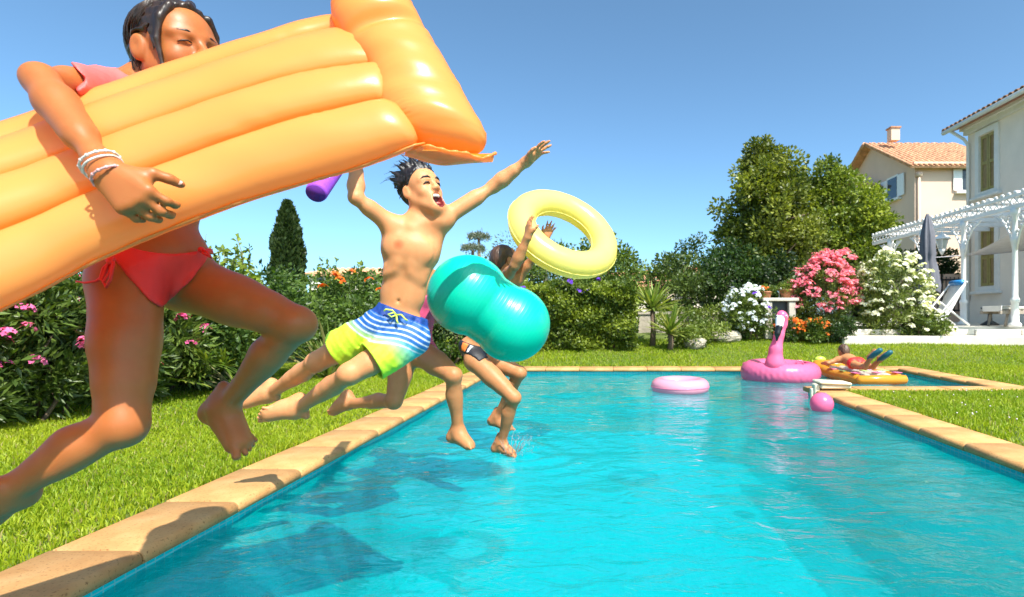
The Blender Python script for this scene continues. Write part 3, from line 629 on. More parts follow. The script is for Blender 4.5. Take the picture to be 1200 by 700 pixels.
# --- flowering bushes on the right
t_, cen = shrub('plumbago_bush', 'bush covered in pale bluish white flowers beside the outdoor sink', ground(2.98, 11.65), (.46, .42, .56), 50, 6000, .16, .06, .28, (.03, .07, .015), (.20, .25, .04), nst=5, shell=.5)
flowers(t_, blueW, front_pts(cen, (.46, .42, .56), 85, (-.8, -.6, .35), -.6)); flowers(t_, purp, [cen + Vector((.02, -.42, .38)), cen + Vector((.3, -.35, .1))]); flowers(t_, orangeF, [cen + Vector((.25, -.2, .52)), cen + Vector((.34, -.2, .5))])
t_, cen = shrub('pink_oleander', 'tall oleander covered in bright pink blossom between sink and white oleander', ground(4.62, 11.85), (.66, .5, .88), 60, 8000, .2, .085, .14, OL_D, (.2, .26, .045), nst=8, shell=.45, up=.7)
flowers(t_, pinkB, front_pts(cen, (.66, .5, .85), 115, (-.2, -.9, .4), -.35)); flowers(t_, pinkB, [cen + Vector((random.uniform(-.1, .5), random.uniform(-.3, .1), .75 + random.uniform(0, .2))) for _ in range(16)])
t_, cen = shrub('white_oleander', 'large oleander full of white blossom in front of the pergola', ground(6.0, 11.75), (.82, .55, .92), 70, 9500, .2, .09, .15, (.04, .07, .02), (.26, .31, .06), nst=8, shell=.45, up=.7)
flowers(t_, whiteB, front_pts(cen, (.82, .55, .9), 150, (-.1, -.95, .3), -.5))
t_, cen2 = shrub('white_rose_bush', 'low bush with a few large white blooms at the terrace edge', ground(6.55, 11.45), (.5, .3, .30), 30, 3200, .14, .07, .28, (.035, .07, .015), (.18, .23, .04), nst=4, shell=.5)
flowers(t_, whiteB, front_pts(cen2, (.5, .3, .3), 12, (0, -1, .2), -.6))
for i, (x, y, lb) in enumerate(((3.78, 11.45, 'low lantana with orange flowers by the outdoor sink'), (4.25, 11.35, 'low lantana with orange flowers under the pink oleander'), (4.7, 11.3, 'dark low shrub beside the terrace kerb'))):
    t_, cen = shrub('lantana_bush', lb, ground(x, y), (.32, .26, .24), 26, 2600, .12, .05, .32, (.02, .05, .012), (.14, .2, .03) if i < 2 else (.05, .09, .02), nst=3, r0=.008)
    if i < 2: flowers(t_, orangeF, front_pts(cen, (.32, .26, .24), 22, (0, -1, .4), -.3)); flowers(t_, yelF, front_pts(cen, (.32, .26, .24), 8, (0, -1, .4), -.3))
# ================================================================ people
SK_G = skin('skin_tan', (.42, .135, .037), .45, .02); SK_B = skin('skin_boy', (.66, .295, .125), .5); SK_C = skin('skin_child', (.50, .22, .09), .5)
def hairmat(name, c, rough=.3):
    m, t, b = nodemat(name)
    wv = N_(t, 'ShaderNodeTexNoise'); wv.inputs['Scale'].default_value = 60; wv.inputs['Detail'].default_value = 5
    mp = N_(t, 'ShaderNodeMapping'); mp.inputs['Scale'].default_value = (1, 1, .18)
    t.links.new(coords(t), mp.inputs[0]); t.links.new(mp.outputs[0], wv.inputs['Vector'])
    r = ramp(t, wv.outputs[0], [(.35, [x * .5 for x in c]), (.7, [x * 1.6 for x in c])]); t.links.new(r.outputs[0], b.inputs['Base Color'])
    b.inputs['Roughness'].default_value = rough; bump(t, b, wv.outputs[0], .7, .006); return m
HAIR_WET = hairmat('hair_wet_brown', (.030, .015, .009), .36); HAIR_BLK = hairmat('hair_black', (.013, .010, .010), .45)
HAIR_BRN = hairmat('hair_brown', (.075, .038, .022), .4); HAIR_FAIR = hairmat('hair_fair', (.10, .055, .032), .5)
def fabric(name, c, rough=.55, scale=90):
    m = plain(name, c, rough, .08, 12, 0); t = m.node_tree; b = t.nodes['Principled BSDF']
    n1 = noise(t, scale, 4); n2 = noise(t, 900, 2); bump(t, b, mix(t, .5, n1, n2), .35, .004); return m
CORAL = fabric('coral_fabric', (.86, .13, .12)); RED = fabric('red_swim_fabric', (.8, .028, .022)); PINKF = fabric('pink_fabric', (.85, .1, .25)); BLACKF = fabric('black_swim_fabric', (.012, .013, .018))
ORANGEF = fabric('orange_fabric', (.9, .2, .03)); WHITEF = fabric('white_fabric', (.8, .8, .8))
MOUTH = plain('mouth_inside', (.16, .02, .02), .35, .2, 30, 0); TEETH = plain('teeth', (.82, .8, .72), .25, .03, 30, 0); DARK = plain('lash_dark', (.012, .008, .006), .5, .1, 30, 0)
NAIL = plain('nail', (.6, .3, .22), .25, .05, 40, 0)

def arm(B, sh, el, wr, s, m=1.0):
    sh, el, wr = map(np.array, (sh, el, wr)); r = s * m
    B.ell(sh + nrm(el - sh) * .012, (.047 * r,) * 3, k=.035)
    B.cone(sh, .041 * r, el, .030 * r, .03)
    q = sh + (el - sh) * .5; B.cone(q - (el - sh) * .2, .030 * r, q + (el - sh) * .15, .034 * r, .03)
    B.cone(el, .031 * r, wr, .0215 * r, .02); q = el + (wr - el) * .28; B.cone(el + (wr - el) * .08, .025 * r, q, .031 * r, .025); B.cone(q, .031 * r, el + (wr - el) * .62, .026 * r, .03)
    B.cone(el + (wr - el) * .85, .022 * r, wr, .0235 * r, .015)

def leg(B, hip, kn, an, s, rt=.078, rk=.047, ra=.031, calf=1.0):
    hip, kn, an = map(np.array, (hip, kn, an)); back = nrm(nrm(hip - kn) + nrm(an - kn)); d = an - kn; t = kn - hip
    B.cone(hip, rt * s, hip + t * .45, (rt * .60 + rk * .40) * s, .035); B.cone(hip + t * .42, (rt * .60 + rk * .40) * s, kn - t * .08, rk * .93 * s, .02); B.cone(kn - t * .1, rk * .93 * s, kn, rk * .9 * s, .015)
    fr = -nrm(back - t * (back @ t) / (t @ t))
    B.cone(hip + t * .25 + fr * .009 * s, rt * .74 * s, hip + t * .72 + fr * .006 * s, rk * .96 * s, .03)
    B.ell(kn - back * .010 * s + d * .02, np.array((.86, .86, .86)) * rk * s, k=.02)
    B.cone(kn, rk * .84 * s, kn + d * .5, rk * .70 * s, .015); B.cone(kn + d * .45, rk * .72 * s, an, ra * .92 * s, .015)
    c = kn + d * .3 + back * .015 * s
    B.cone(c - d * .12, rk * .6 * s * calf, c + d * .02, rk * .76 * s * calf, .025); B.cone(c + d * .02, rk * .76 * s * calf, c + d * .27 - back * .008 * s, rk * .5 * s * calf, .025)
    B.cone(kn + d * .1 - back * .013 * s, rk * .42 * s, kn + d * .8 - back * .003 * s, ra * .5 * s, .02)

def foot(B, an, d, dn, s, inner=1):
    an = np.array(an); d = nrm(d); dn = np.array(dn, float); dn = nrm(dn - d * (dn @ d)); sd = np.cross(d, dn) * inner   # sd = big toe side
    heel = an - d * .034 * s + dn * .043 * s; ball = an + d * .105 * s + dn * .052 * s
    B.cone(an - d * .008 * s, .03 * s, heel, .029 * s, .03)
    B.cone(heel, .028 * s, an + d * .04 * s + dn * .05 * s - sd * .012 * s, .022 * s, .03)
    B.cone(an + d * .004, .031 * s, ball - dn * .012 * s + sd * .01 * s, .022 * s, .04)
    for q in (-1, 0, 1): B.cone(an + d * .03 * s + dn * .03 * s + sd * q * .012 * s, .022 * s, ball + sd * (.003 + q * .022) * s, (.0165 + .002 * q) * s, .03)
    for q in (-1, 1): B.ell(an + sd * q * .024 * s, (.014 * s,) * 3, k=.02)
    B.cone(an - d * .03 * s - dn * .06 * s, .013 * s, heel - dn * .01 * s, .014 * s, .03)
    L = [.046, .047, .042, .036, .030]; W = [.0118, .0078, .0074, .0070, .0068]; o = [.031, .0095, -.0065, -.0215, -.0355]
    for i in range(5):
        b0 = ball + sd * o[i] * s - d * (.008 + .006 * max(0, i - 1)) * s
        m = b0 + d * L[i] * .55 * s - dn * .004 * s; e = b0 + d * L[i] * s + dn * .005 * s + sd * o[i] * .22 * s
        B.cone(b0, W[i] * 1.1 * s, m, W[i] * s, .005); B.cone(m, W[i] * s, e, W[i] * 1.05 * s, .003)
    return ball + sd * o[0] * s + d * (L[0] - .002) * s, ball, sd

def hand(B, wr, d, n, t, s, curl, th=(.5, .5), spread=.12):
    """d = wrist to knuckles, n = out of the palm (the way fingers close), t = thumb side"""
    wr = np.array(wr); d = nrm(d); n = np.array(n, float); n = nrm(n - d * (n @ d)); t0 = np.cross(d, n); t = t0 * (1 if t0 @ np.array(t) > 0 else -1)
    off = [.029, .0095, -.0095, -.027]; kl = [.083, .086, .082, .074]; L = [.07, .078, .072, .056]; rr = [.0088, .0092, .0087, .0077]; tips = []
    for i in range(4):
        kn = wr + (d * kl[i] + t * off[i]) * s
        B.cone(wr + t * off[i] * .45 * s + n * .002, .018 * s, kn, .0118 * s, .014)
        c = curl[i] if hasattr(curl[0], '__len__') else curl
        a = 0; p = kn; dd = nrm(d + t * spread * (1.3 - i * .9))
        for j, (fr, q) in enumerate(((.46, c[0]), (.30, c[1]), (.24, c[2]))):
            a += q; v = dd * math.cos(a) + n * math.sin(a); e = p + v * L[i] * fr * s
            B.cone(p, rr[i] * (1 - .08 * j) * s, e, rr[i] * (.93 - .09 * j) * s, .005); p = e
        tips.append((p, v))
    B.cone(wr + (d * .03 + t * .012 + n * .012) * s, .017 * s, wr + (d * .055 + t * .03 + n * .012) * s, .013 * s, .015)
    a0, a1 = th
    b = wr + (d * .028 + t * .024 + n * .010) * s
    v1 = nrm(d * .75 + t * math.cos(a0) + n * math.sin(a0) * .9); p1 = b + v1 * .036 * s
    v2 = nrm(d * (1 - .3 * a1) + t * math.cos(a0) * .45 + n * (math.sin(a0) + a1) * .7); p2 = p1 + v2 * .026 * s
    v3 = nrm(d * (1 - .7 * a1) + t * .15 + n * (math.sin(a0) + 1.5 * a1) * .6); p3 = p2 + v3 * .02 * s
    B.cone(b, .0165 * s, p1, .0115 * s, .012); B.cone(p1, .0112 * s, p2, .0102 * s, .004); B.cone(p2, .0102 * s, p3, .0085 * s, .004)
    tips.append((p3, v3)); return tips, t

def frame(fwd, up):
    u = nrm(up); f = np.array(fwd, float); f = nrm(f - u * (f @ u)); return np.stack([np.cross(f, u), f, u])     # rows: side (subject's right), forward, up

def torso(B, pel, neck, fp, fc, hips, shs, s, girl=False):
    """pelvis centre, neck base, pelvis frame, chest frame"""
    pel, neck = np.array(pel), np.array(neck); ax = neck - pel; L = np.linalg.norm(ax)
    B.ell(pel + fp[2] * .01, (.118 * s, .085 * s, .085 * s), fp, .04)
    w = pel + ax * .30; fm = frame(fp[1] + fc[1], ax)
    B.ell(w, (.108 * s, .076 * s, .105 * s), fm, .05)
    ch = pel + ax * .63
    B.ell(ch, (.118 * s, .086 * s, .155 * s), fc, .05); B.ell(pel + ax * .76 + fc[1] * .004, (.113 * s, .078 * s, .09 * s), fc, .05)
    for h in hips: B.ell(np.array(h) - fp[1] * .03 * s, (.07 * s, .07 * s, .075 * s), fp, .05)
    top = pel + ax * .93
    for h in shs:
        h = np.array(h); B.cone(top, .045 * s, h, .038 * s, .045); B.cone(neck + (h - neck) * .1 + fc[2] * .02, .026 * s, h + fc[2] * .012, .022 * s, .04)
        B.cone(neck + fc[1] * .045 * s - fc[2] * .03 * s, .011 * s, h + fc[1] * .02 * s + fc[2] * .012 * s, .011 * s, .018)       # collarbone
        sd = nrm((h - top) - fc[2] * ((h - top) @ fc[2]))
        B.ell(pel + ax * .74 + sd * .055 * s + fc[1] * .055 * s, (.048 * s, .016 * s, .036 * s), fc, .05)
        B.cone(pel + ax * .72 + sd * .092 * s - fc[1] * .02 * s, .032 * s, h - fc[2] * .02 * s, .036 * s, .05)
        if not girl:
            for q in range(2):                                                                               # lower ribs
                B.cone(pel + ax * (.60 - .075 * q) + sd * .03 * s + fc[1] * .074 * s, .0012, pel + ax * (.54 - .075 * q) + sd * .085 * s + fc[1] * .040 * s, .0015, .04)
    nv = pel + ax * .235 + fm[1] * .077 * s
    B.ell(nv, (.005, .014, .007), fm, .012, sub=True)
    B.cone(pel + ax * .3 + fm[1] * .106 * s, .014, pel + ax * .5 + fc[1] * .112 * s, .014, .03, sub=True)                   # mid line
    return nv

def head(B, c, fr, s, neck, smile=True, open_mouth=False, jaw=0.0):
    c = np.array(c); G = lambda x, y, z: c + (fr[0] * x + fr[1] * y + fr[2] * z) * s
    e = lambda p, r, k=.015, sub=False: B.ell(G(*p), np.array(r) * s, fr, k, sub)
    k_ = lambda a, ra, b, rb, k=.015: B.cone(G(*a), ra * s, G(*b), rb * s, k)
    jz = -.100 - jaw; jm = -.07 - jaw * .6
    e((0, -.012, .03), (.073, .094, .082), .02); e((0, .03, -.035), (.056, .055, .072 + jaw * .3), .04); e((0, .035, .04), (.058, .05, .055), .04)
    for q in (-1, 1):
        k_((q * .052, -.005, -.045), .018, (q * .02, .068, jz + .01), .017, .035); e((q * .037, .058, -.034), (.022, .018, .02), .025)
        e((q * .032, .098, -.001), (.019, .018, .0105), .014, True); e((q * .032, .0735, -.001), (.0155, .012, .0105), .006)
        k_((q * .014, .086, .018), .007, (q * .05, .068, .02), .007, .018)
        e((q * .0125, .098, -.033), (.009, .011, .008), .008)
        # ear
        M = fr @ np.eye(3); a_ = R(18) * q; sx = fr[0] * math.cos(a_) + fr[1] * math.sin(a_); fy = np.cross(fr[2], sx); Me = np.stack([sx, fy, fr[2]])
        B.ell(G(q * .079, -.012, -.006), np.array((.010, .020, .033)) * s, Me, .006); B.ell(G(q * .091, -.008, .0), np.array((.007, .012, .021)) * s, Me, .004, True)
    e((0, .066, jz + .006), (.02, .016, .017), .03)
    k_((0, .086, .012), .007, (0, .106, -.027), .0105, .014)
    if open_mouth:
        e((0, .076, jm + .005), (.034, .022, .036 + jaw * .4), .02)
        e((0, .094, jm), (.025, .034, .021 + jaw * .45), .006, True)
    else:
        k_((-.022, .083, -.060), .006, (.022, .083, -.060), .006, .012); k_((-.018, .082, -.072), .007, (.018, .082, -.072), .007, .012)
        e((0, .095, -.0655), (.024, .012, .0014), .004, True)
    B.cone(G(0, -.018, -.055), .047 * s, neck, .046 * s, .035)
    return G

def tint_near(V, T, pts):
    for p, r, c in pts:
        d = np.sqrt(((V - np.array(p)) ** 2).sum(1)); w = np.clip(1.4 - d / r * 1.4, 0, 1)[:, None] ** .8
        T[:] = T * (1 - w) + np.array(c) * w
def person(name, loc, label): return thing(name, loc, label, 'person', None)
def body_obj(B, parent, mat, spots=(), mouth=None, smooth=2):
    B.grid(); V, F = B.net(smooth=smooth); T = np.ones((len(V), 3)); tint_near(V, T, spots); fm = None
    ms = ()
    if mouth is not None:
        c, fr, r = mouth; q = ((V[F].mean(1) - c) @ fr.T) / np.array(r); fm = ((q ** 2).sum(1) < 1).astype(int); ms = (MOUTH,)
    return mobj('body', mesh_np('body', V, F, mat, T, True, ms, fm), parent)
def cloth(B, parent, name, mat, off, fn, smooth=2, **kw):
    """cloth that follows the body: the body grown by off and cut where fn > 0"""
    X = B.X(); G = np.maximum(B.F - off + .0012 * noise3(X, 95) + .0008 * noise3(X, 210, 1.0), fn(X)).astype(np.float32); V, F = nets(G, B.lo, B.h, smooth)
    return mobj(name, mesh_np(name, V, F, mat), parent, **kw)
def strands(parent, name, mat, curves, r=.0012, n=4):
    mb = MB()
    for c in curves:
        m = len(c); mb.tube(c, [r * (1 - .75 * (i / (m - 1)) ** 2) for i in range(m)], n)
    return mb.obj(name, mat, parent, True)
def legcut(X, legs, keep):
    """positive down the thighs, so swimwear ends there"""
    r = np.full(X.shape[:-1], -1.0)
    for h, k in legs:
        h, k = np.array(h), np.array(k); d = nrm(k - h); al = (X - h) @ d; rad = np.linalg.norm(X - h - np.multiply.outer(al, d), axis=-1)
        r = np.maximum(r, np.where(rad < .105, al - keep, -1))
    return r
def hair_obj(parent, mat, c, fr, s, off, face_fn, tufts=(), h=.0042, groove=.0016, freq=60, ph=0, open_mouth=False):
    """hair grown over the head: thickness off(q), cut by face_fn(q) > 0, tufts = tapered locks"""
    H = SDF(h); c = np.array(c); head(H, c, fr, s, c + np.array(fr[2]) * -.06 * s - np.array(fr[1]) * .02 * s, open_mouth=open_mouth); H.pr = [p for p in H.pr]
    T = SDF(h); G = lambda p: c + (fr[0] * p[0] + fr[1] * p[1] + fr[2] * p[2]) * s
    for lock in tufts:
        pts, rr = lock
        for i in range(len(pts) - 1): T.cone(G(pts[i]), rr[i] * s, G(pts[i + 1]), rr[i + 1] * s, .006)
    H.pr.append(('e', c, np.array((.13, .2, .27)) * s * 0 + .001, np.eye(3), None, .001, None, False))
    bs = SDF(h); bs.ell(c, np.array((.16, .26, .27)) * s, fr); bs.grid(.0); H.grid(like=bs); 
    X = H.X(); q = (X - c) @ fr.T / s
    F = np.maximum(H.F - off(q) * s + groove * np.sin(np.arctan2(q[..., 0], q[..., 2] + .03) * freq + ph * q[..., 1]) + .0008 * noise3(X, 300), face_fn(q) * s)
    if tufts: T.grid(like=bs); F = np.minimum(F, T.F)
    V, Q = nets(F.astype(np.float32), bs.lo, bs.h, 1); return mobj('hair', mesh_np('hair', V, Q, mat), parent)
def skull_strands(parent, mat, c, fr, s, n, r, back=True, seed=1):
    """fine locks that lie on the head from the parting down to the nape"""
    rd = random.Random(seed); cs = []; G = lambda x, y, z: Vector(np.array(c) + (fr[0] * x + fr[1] * y + fr[2] * z) * s)
    for i in range(n):
        q = rd.choice((-1, 1)); y0 = rd.uniform(-.08, .06) if back else rd.uniform(-.1, .03); x0 = rd.uniform(0, .03) if back else rd.uniform(.045, .07); pts = []; L = rd.uniform(.5, 1) if back else rd.uniform(.3, .55); ln = 9; grow = rd.uniform(.0, .006)
        for j in range(ln):
            u = j / (ln - 1) * L; th = (x0 / .08) * 1.0 + u * 1.75; yy = y0 - .075 * u * (1 + .3 * rd.random() * .1); k = math.sqrt(max(.08, 1 - ((yy + .012) / .112) ** 2))
            z = .03 + .094 * math.cos(th) * k - (.05 * max(0, u - .7)); x = q * .083 * math.sin(min(th, 1.75)) * k * (1 if th < 1.57 else 1 - .5 * (th - 1.57))
            if abs(x) > .055 and -.035 < yy < .03 and z < .03: break
            pts.append(G(x * (1 + grow * 6), yy, z + grow))
        if len(pts) > 2: cs.append(pts)
    return strands(parent, 'hair_strand', mat, cs, r, 5)
# ---------------------------------------------------------------- girl with the air mattress
g_s = .93
gp = dict(pel=P(183, 300, 1.40), neck=P(172, 96, 1.44), hr=P(148, 330, 1.33), hl=P(220, 332, 1.47), shr=P(133, 108, 1.37), shl=P(212, 112, 1.52),
          kr=P(143, 497, 1.25), ar=P(-14, 588, 1.17), kl=P(348, 380, 1.47), al=P(262, 478, 1.57), er=P(46, 92, 1.09), wr=P(126, 203, .985), el=P(268, 165, 1.57), wl=P(330, 135, 1.62))
girl = person('person', Vector((gp['pel'].x, gp['pel'].y, gp['ar'].z - .1)), 'wet-haired girl in red bikini bottom and coral top leaping with orange air mattress')
B = SDF(.0042)
fp = frame((.62, -.62, .1), (0.03, 0, 1)); fc = frame((.72, -.5, 0), (gp['neck'] - gp['pel']))
nv = torso(B, gp['pel'], gp['neck'], fp, fc, (gp['hr'], gp['hl']), (gp['shr'], gp['shl']), g_s, True)
leg(B, gp['hr'], gp['kr'], gp['ar'], g_s, .076, .054, .030, 1.0); leg(B, gp['hl'], gp['kl'], gp['al'], g_s, .076, .052, .030, 1.0)
arm(B, gp['shr'], gp['er'], gp['wr'], g_s * .9); arm(B, gp['shl'], gp['el'], gp['wl'], g_s)
foot(B, gp['ar'], (-.75, -.3, -.55), (-.5, .2, -.5), g_s, 1)
tl, _, _ = foot(B, gp['al'], P(302, 544, 1.52) - P(240, 486, 1.58), (-.75, .35, -.5), g_s * 1.02, -1)
hd = P(170, 246, .975) - P(128, 205, .985)
tips, _ = hand(B, gp['wr'], hd, (.25, .9, -.35), (.8, .1, .5), .93, [(.7, .9, .5), (.75, .9, .55), (.8, .95, .55), (.85, 1.0, .6)], (.25, .75), .1)
hand(B, gp['wl'], (.6, -.1, .5), (-.2, -.9, 0), (-.5, 0, .8), .85, (.2, .3, .2))
gh = P(207, 64, 1.43); gfr = frame((.92, -.36, -.10), (-.12, -.04, 1)); GS = 1.02
G = head(B, gh, gfr, GS, P(178, 100, 1.45))
gb = body_obj(B, girl, SK_G, [(nv, .012, (.8, .62, .6)), (G(0, .092, -.066), .022, (1.05, .62, .6))] + [(p, .012, (1.06, .95, .95)) for p, v in tips], smooth=1)
X_ = None
def tri_front(X):                                            # bikini bottom: high cut front, ties at the hips
    q = (X - np.array(gp['pel'])) @ fp.T; ax_ = np.abs(q[..., 0]); u = np.clip(ax_ / .105, 0, 1)
    top = q[..., 2] - .002 - .028 * u ** 2; bot = -q[..., 2] - .128 + .142 * u ** 1.35 + .004 * np.sin(q[..., 2] * 90 + ax_ * 60) * .3
    lim = np.maximum(np.maximum(ax_ - .16, np.abs(q[..., 1]) - .135), -.15 - q[..., 2])
    return np.maximum(np.maximum(np.maximum(top, bot), lim), legcut(X, [(gp['hl'], gp['kl'])], .075))
bk = cloth(B, girl, 'bikini_bottom', RED, .0065, tri_front)
mb = MB(); k0 = P(132, 304, 1.245)
mb.tube([k0 + Vector(q) for q in ((0, 0, 0), (.012, -.012, -.012), (.013, -.02, -.045), (0, -.016, -.062), (-.013, -.012, -.045), (-.006, -.008, -.015), (0, 0, 0))], .0032, 6)
mb.tube([k0 + Vector(q) for q in ((0, 0, 0), (-.015, -.006, -.02), (-.017, -.012, -.045), (-.006, -.015, -.05), (.002, -.01, -.03), (0, 0, 0))], .0032, 6)
mb.tube([k0 + Vector(q) for q in ((0, 0, 0), (-.01, -.006, -.03), (-.03, -.005, -.048), (-.06, 0, -.052), (-.085, .005, -.048))], [.0032, .003, .003, .0026, .002], 6)
mb.ell(k0 + Vector((0, -.006, -.003)), (.009, .007, .009)); mb.obj('tie', RED, bk, True)
mb = MB(); k1 = P(236, 293, 1.40)
mb.tube([k1, k1 + Vector((.012, -.01, -.01)), k1 + Vector((.032, -.012, -.02)), k1 + Vector((.022, -.012, -.006)), k1], .003, 6); mb.ell(k1, (.008, .008, .008)); mb.obj('tie', RED, bk, True)
def top_fn(X):
    q = (X - np.array(gp['neck'])) @ fc.T
    rim = q[..., 2] + .052 - .35 * np.maximum(np.abs(q[..., 0]) - .07, 0) + .006 * np.sin(q[..., 0] * 140) - .02
    low = -q[..., 2] - .24
    arm_ = np.abs(q[..., 0]) - .175 + .008 * np.sin(q[..., 2] * 120 + q[..., 1] * 90)
    return np.maximum(np.maximum(rim, low), arm_)
cloth(B, girl, 'swim_top', CORAL, .0095, top_fn)
def gface(q):
    x, y, z = q[..., 0], q[..., 1], q[..., 2]; ax_ = np.abs(x)
    line = y - .066 - .45 * np.maximum(z - .075, 0) + .9 * np.maximum(.075 - z, 0)        # hairline: forehead back to the temples
    line = np.maximum(line, np.where(z < .005, y + .012 + .9 * (.005 - z) * .25, -1)); ear = .034 - np.sqrt((y + .010) ** 2 + (z + .004) ** 2); ear = np.where(ax_ > .05, ear, -1)
    return np.maximum(np.maximum(line, ear), -z - .115)
def goff(q): return .006 + .012 * np.clip(-(q[..., 1] + .03) / .08, 0, 1) + .004 * np.clip((q[..., 2] - .06) / .05, 0, 1)
tf = []
for q in (-1, 1): tf += [([(q * .045, .066, .082), (q * .064, .056, .05), (q * .071, .046, .0), (q * .066, .046, -.06), (q * .062, .05, -.085)], [.011, .010, .0075, .0045, .0015]), ([(q * .06, .05, .07), (q * .074, .035, .02), (q * .072, .034, -.03)], [.009, .006, .0015])]
tf += [([(0, -.1, -.02), (0, -.098, -.08), (.01, -.085, -.13)], [.03, .026, .012]), ([(0, .07, .1), (-.03, .03, .122), (-.05, -.03, .112)], [.008, .012, .008])]
hair_obj(girl, HAIR_WET, gh, gfr, GS, goff, gface, tf, .004, .0022, 40, 14)
cs = []
for i in range(46):
    a = random.uniform(-1.3, 1.3); z0 = random.uniform(.0, .09)
    p0 = G(.08 * math.sin(a), -.09 * math.cos(a) * .9, z0); 
    cs.append([Vector(p0), Vector(G(.085 * math.sin(a), -.108 * math.cos(a), z0 - .04)), Vector(G(.07 * math.sin(a) + random.uniform(-.01, .01), -.107 * math.cos(a) + .005, z0 - .09)), Vector(G(.05 * math.sin(a), -.09 + random.uniform(-.01, .01), z0 - .13))])
strands(girl, 'hair_strand', HAIR_WET, cs, .0016)
fly = [[Vector(G(-.04, -.105, -.0)), Vector(G(-.05, -.15, .02)), Vector(G(-.05, -.20, .012)), Vector(G(-.05, -.225, -.03)), Vector(G(-.05, -.215, -.065)), Vector(G(-.05, -.195, -.085))],
       [Vector(G(-.04, -.1, .0)), Vector(G(-.05, -.14, -.03)), Vector(G(-.05, -.17, -.028)), Vector(G(-.05, -.19, -.015))]]
strands(girl, 'hair_strand', HAIR_WET, fly, .0006); skull_strands(girl, HAIR_WET, gh, gfr, GS, 190, .0026)
for q in (-1, 1):
    mb = MB(); mb.tube([G(q * .018, .087, -.002), G(q * .028, .0895, -.0005), G(q * .038, .086, -.002), G(q * .047, .079, -.006)], [.0012, .002, .002, .001], 6); mb.obj('eyelash', DARK, girl, True)
    mb = MB(); mb.tube([G(q * .013, .094, .017), G(q * .028, .0915, .0225), G(q * .045, .081, .022), G(q * .054, .072, .016)], [.0022, .003, .0026, .001], 6); mb.obj('eyebrow', HAIR_WET, girl, True)
BEAD = plain('bracelet_thread', (.75, .7, .66), .6, .25, 160, .4); BEAD_P = plain('bracelet_pink', (.7, .35, .35), .5, .3, 160, .3)
wd = nrm(np.array(gp['wr'] - gp['er']))
def bracelet(dist, tilt, r, mat, beads):
    c = np.array(gp['wr']) - wd * dist; M = frame(tilt, wd); mb = MB(); n = 40
    pts = [Vector(c + M[0] * math.cos(a) * r + M[1] * math.sin(a) * r + wd * .004 * math.sin(2 * a)) for a in [2 * math.pi * i / n for i in range(n + 1)]]
    mb.tube(pts, .0021, 6)
    if beads:
        for i in range(0, n, 3): mb.ell(pts[i], (.0032, .0032, .0032), None, 8, 5)
    return mb
for j, (dist, r, m, bd) in enumerate(((.026, .0295, BEAD, True), (.013, .0285, BEAD, False), (-.016, .0262, BEAD_P, True))):
    bracelet(dist, (0, 1, .3), r, m, bd).obj('bracelet', m, None, True, label=['beaded pale bracelet highest on the girl\'s wrist', 'smooth white cord bracelet between two beaded ones on the wrist', 'thin pink beaded bracelet at the base of the girl\'s hand'][j], cat='bracelet')
# thumb nail
p, v = tips[4]
mb = MB(); M3 = Matrix([list(a) for a in frame(v, (.15, -1, .3))]).transposed(); mb.ell(Vector(p) + Vector((0.001, -.0072, .002)), (.0055, .008, .002), M3, 10, 6); mb.obj('thumbnail', NAIL, girl, True)

# ---------------------------------------------------------------- boy in the striped trunks
b_s = .93
bp = dict(pel=P(466, 380, 2.42), neck=P(487, 262, 2.40), hr=P(446, 383, 2.40), hl=P(483, 398, 2.40), shr=P(463, 267, 2.38), shl=P(517, 258, 2.42),
          kr=P(372, 424, 2.42), ar=P(314, 463, 2.62), kl=P(410, 438, 2.26), al=P(346, 481, 2.44), er=P(417, 232, 2.27), wr=P(418, 184, 2.40), el=P(578, 219, 2.5), wl=P(616, 190, 2.48))
boy = person('person', Vector((bp['pel'].x, bp['pel'].y, bp['al'].z - .1)), 'shouting dark-haired boy in blue striped and lime trunks leaping with arms flung out')
B = SDF(.0048)
fp = frame((.18, -1, .12), (.36, .06, .93)); fc = frame((.16, -1, .28), (bp['neck'] - bp['pel']))
nv = torso(B, bp['pel'], bp['neck'], fp, fc, (bp['hr'], bp['hl']), (bp['shr'], bp['shl']), .86)
leg(B, bp['hr'], bp['kr'], bp['ar'], b_s, .062, .049, .029); leg(B, bp['hl'], bp['kl'], bp['al'], b_s, .062, .050, .029)
arm(B, bp['shr'], bp['er'], bp['wr'], b_s * .89); arm(B, bp['shl'], bp['el'], bp['wl'], b_s * .89)
foot(B, bp['ar'], P(272, 496, 2.58) - P(314, 463, 2.62), (-.3, .55, .75), b_s, -1)
foot(B, bp['al'], P(298, 503, 2.36) - P(346, 481, 2.44), (-.25, .6, .75), b_s, 1)
hand(B, bp['wl'], P(634, 173, 2.46) - P(614, 190, 2.48), (.55, -.3, -.75), (.3, -.85, .3), .86, [(.15, .12, .1), (.05, .1, .08), (.02, .1, .08), (.1, .2, .1)], (.1, .1), .32)
hand(B, bp['wr'], (.02, .12, 1), (.55, .75, 0), (-.6, .5, 0), .86, (1.0, 1.1, .7), (.7, .6))
bh = P(494, 225, 2.42); bfr = frame((.77, -.55, .32), (-.36, .15, 1))
G = head(B, bh, bfr, .90, P(486, 264, 2.41), open_mouth=True, jaw=.027)
mc = G(0, .082, -.092)
ax = np.array(bp['neck'] - bp['pel'])
nip = [np.array(P(466, 286, 2.305)), np.array(P(506, 284, 2.335))]
bb = body_obj(B, boy, SK_B, [(nv, .010, (.75, .6, .58)), (nip[0], .028, (.74, .46, .40)), (nip[1], .028, (.74, .46, .40)), (G(0, .1, -.052), .018, (1.0, .62, .6)), (G(0, .092, -.112), .018, (1.0, .62, .6))], (mc, bfr, (.0265, .05, .034)), 1)
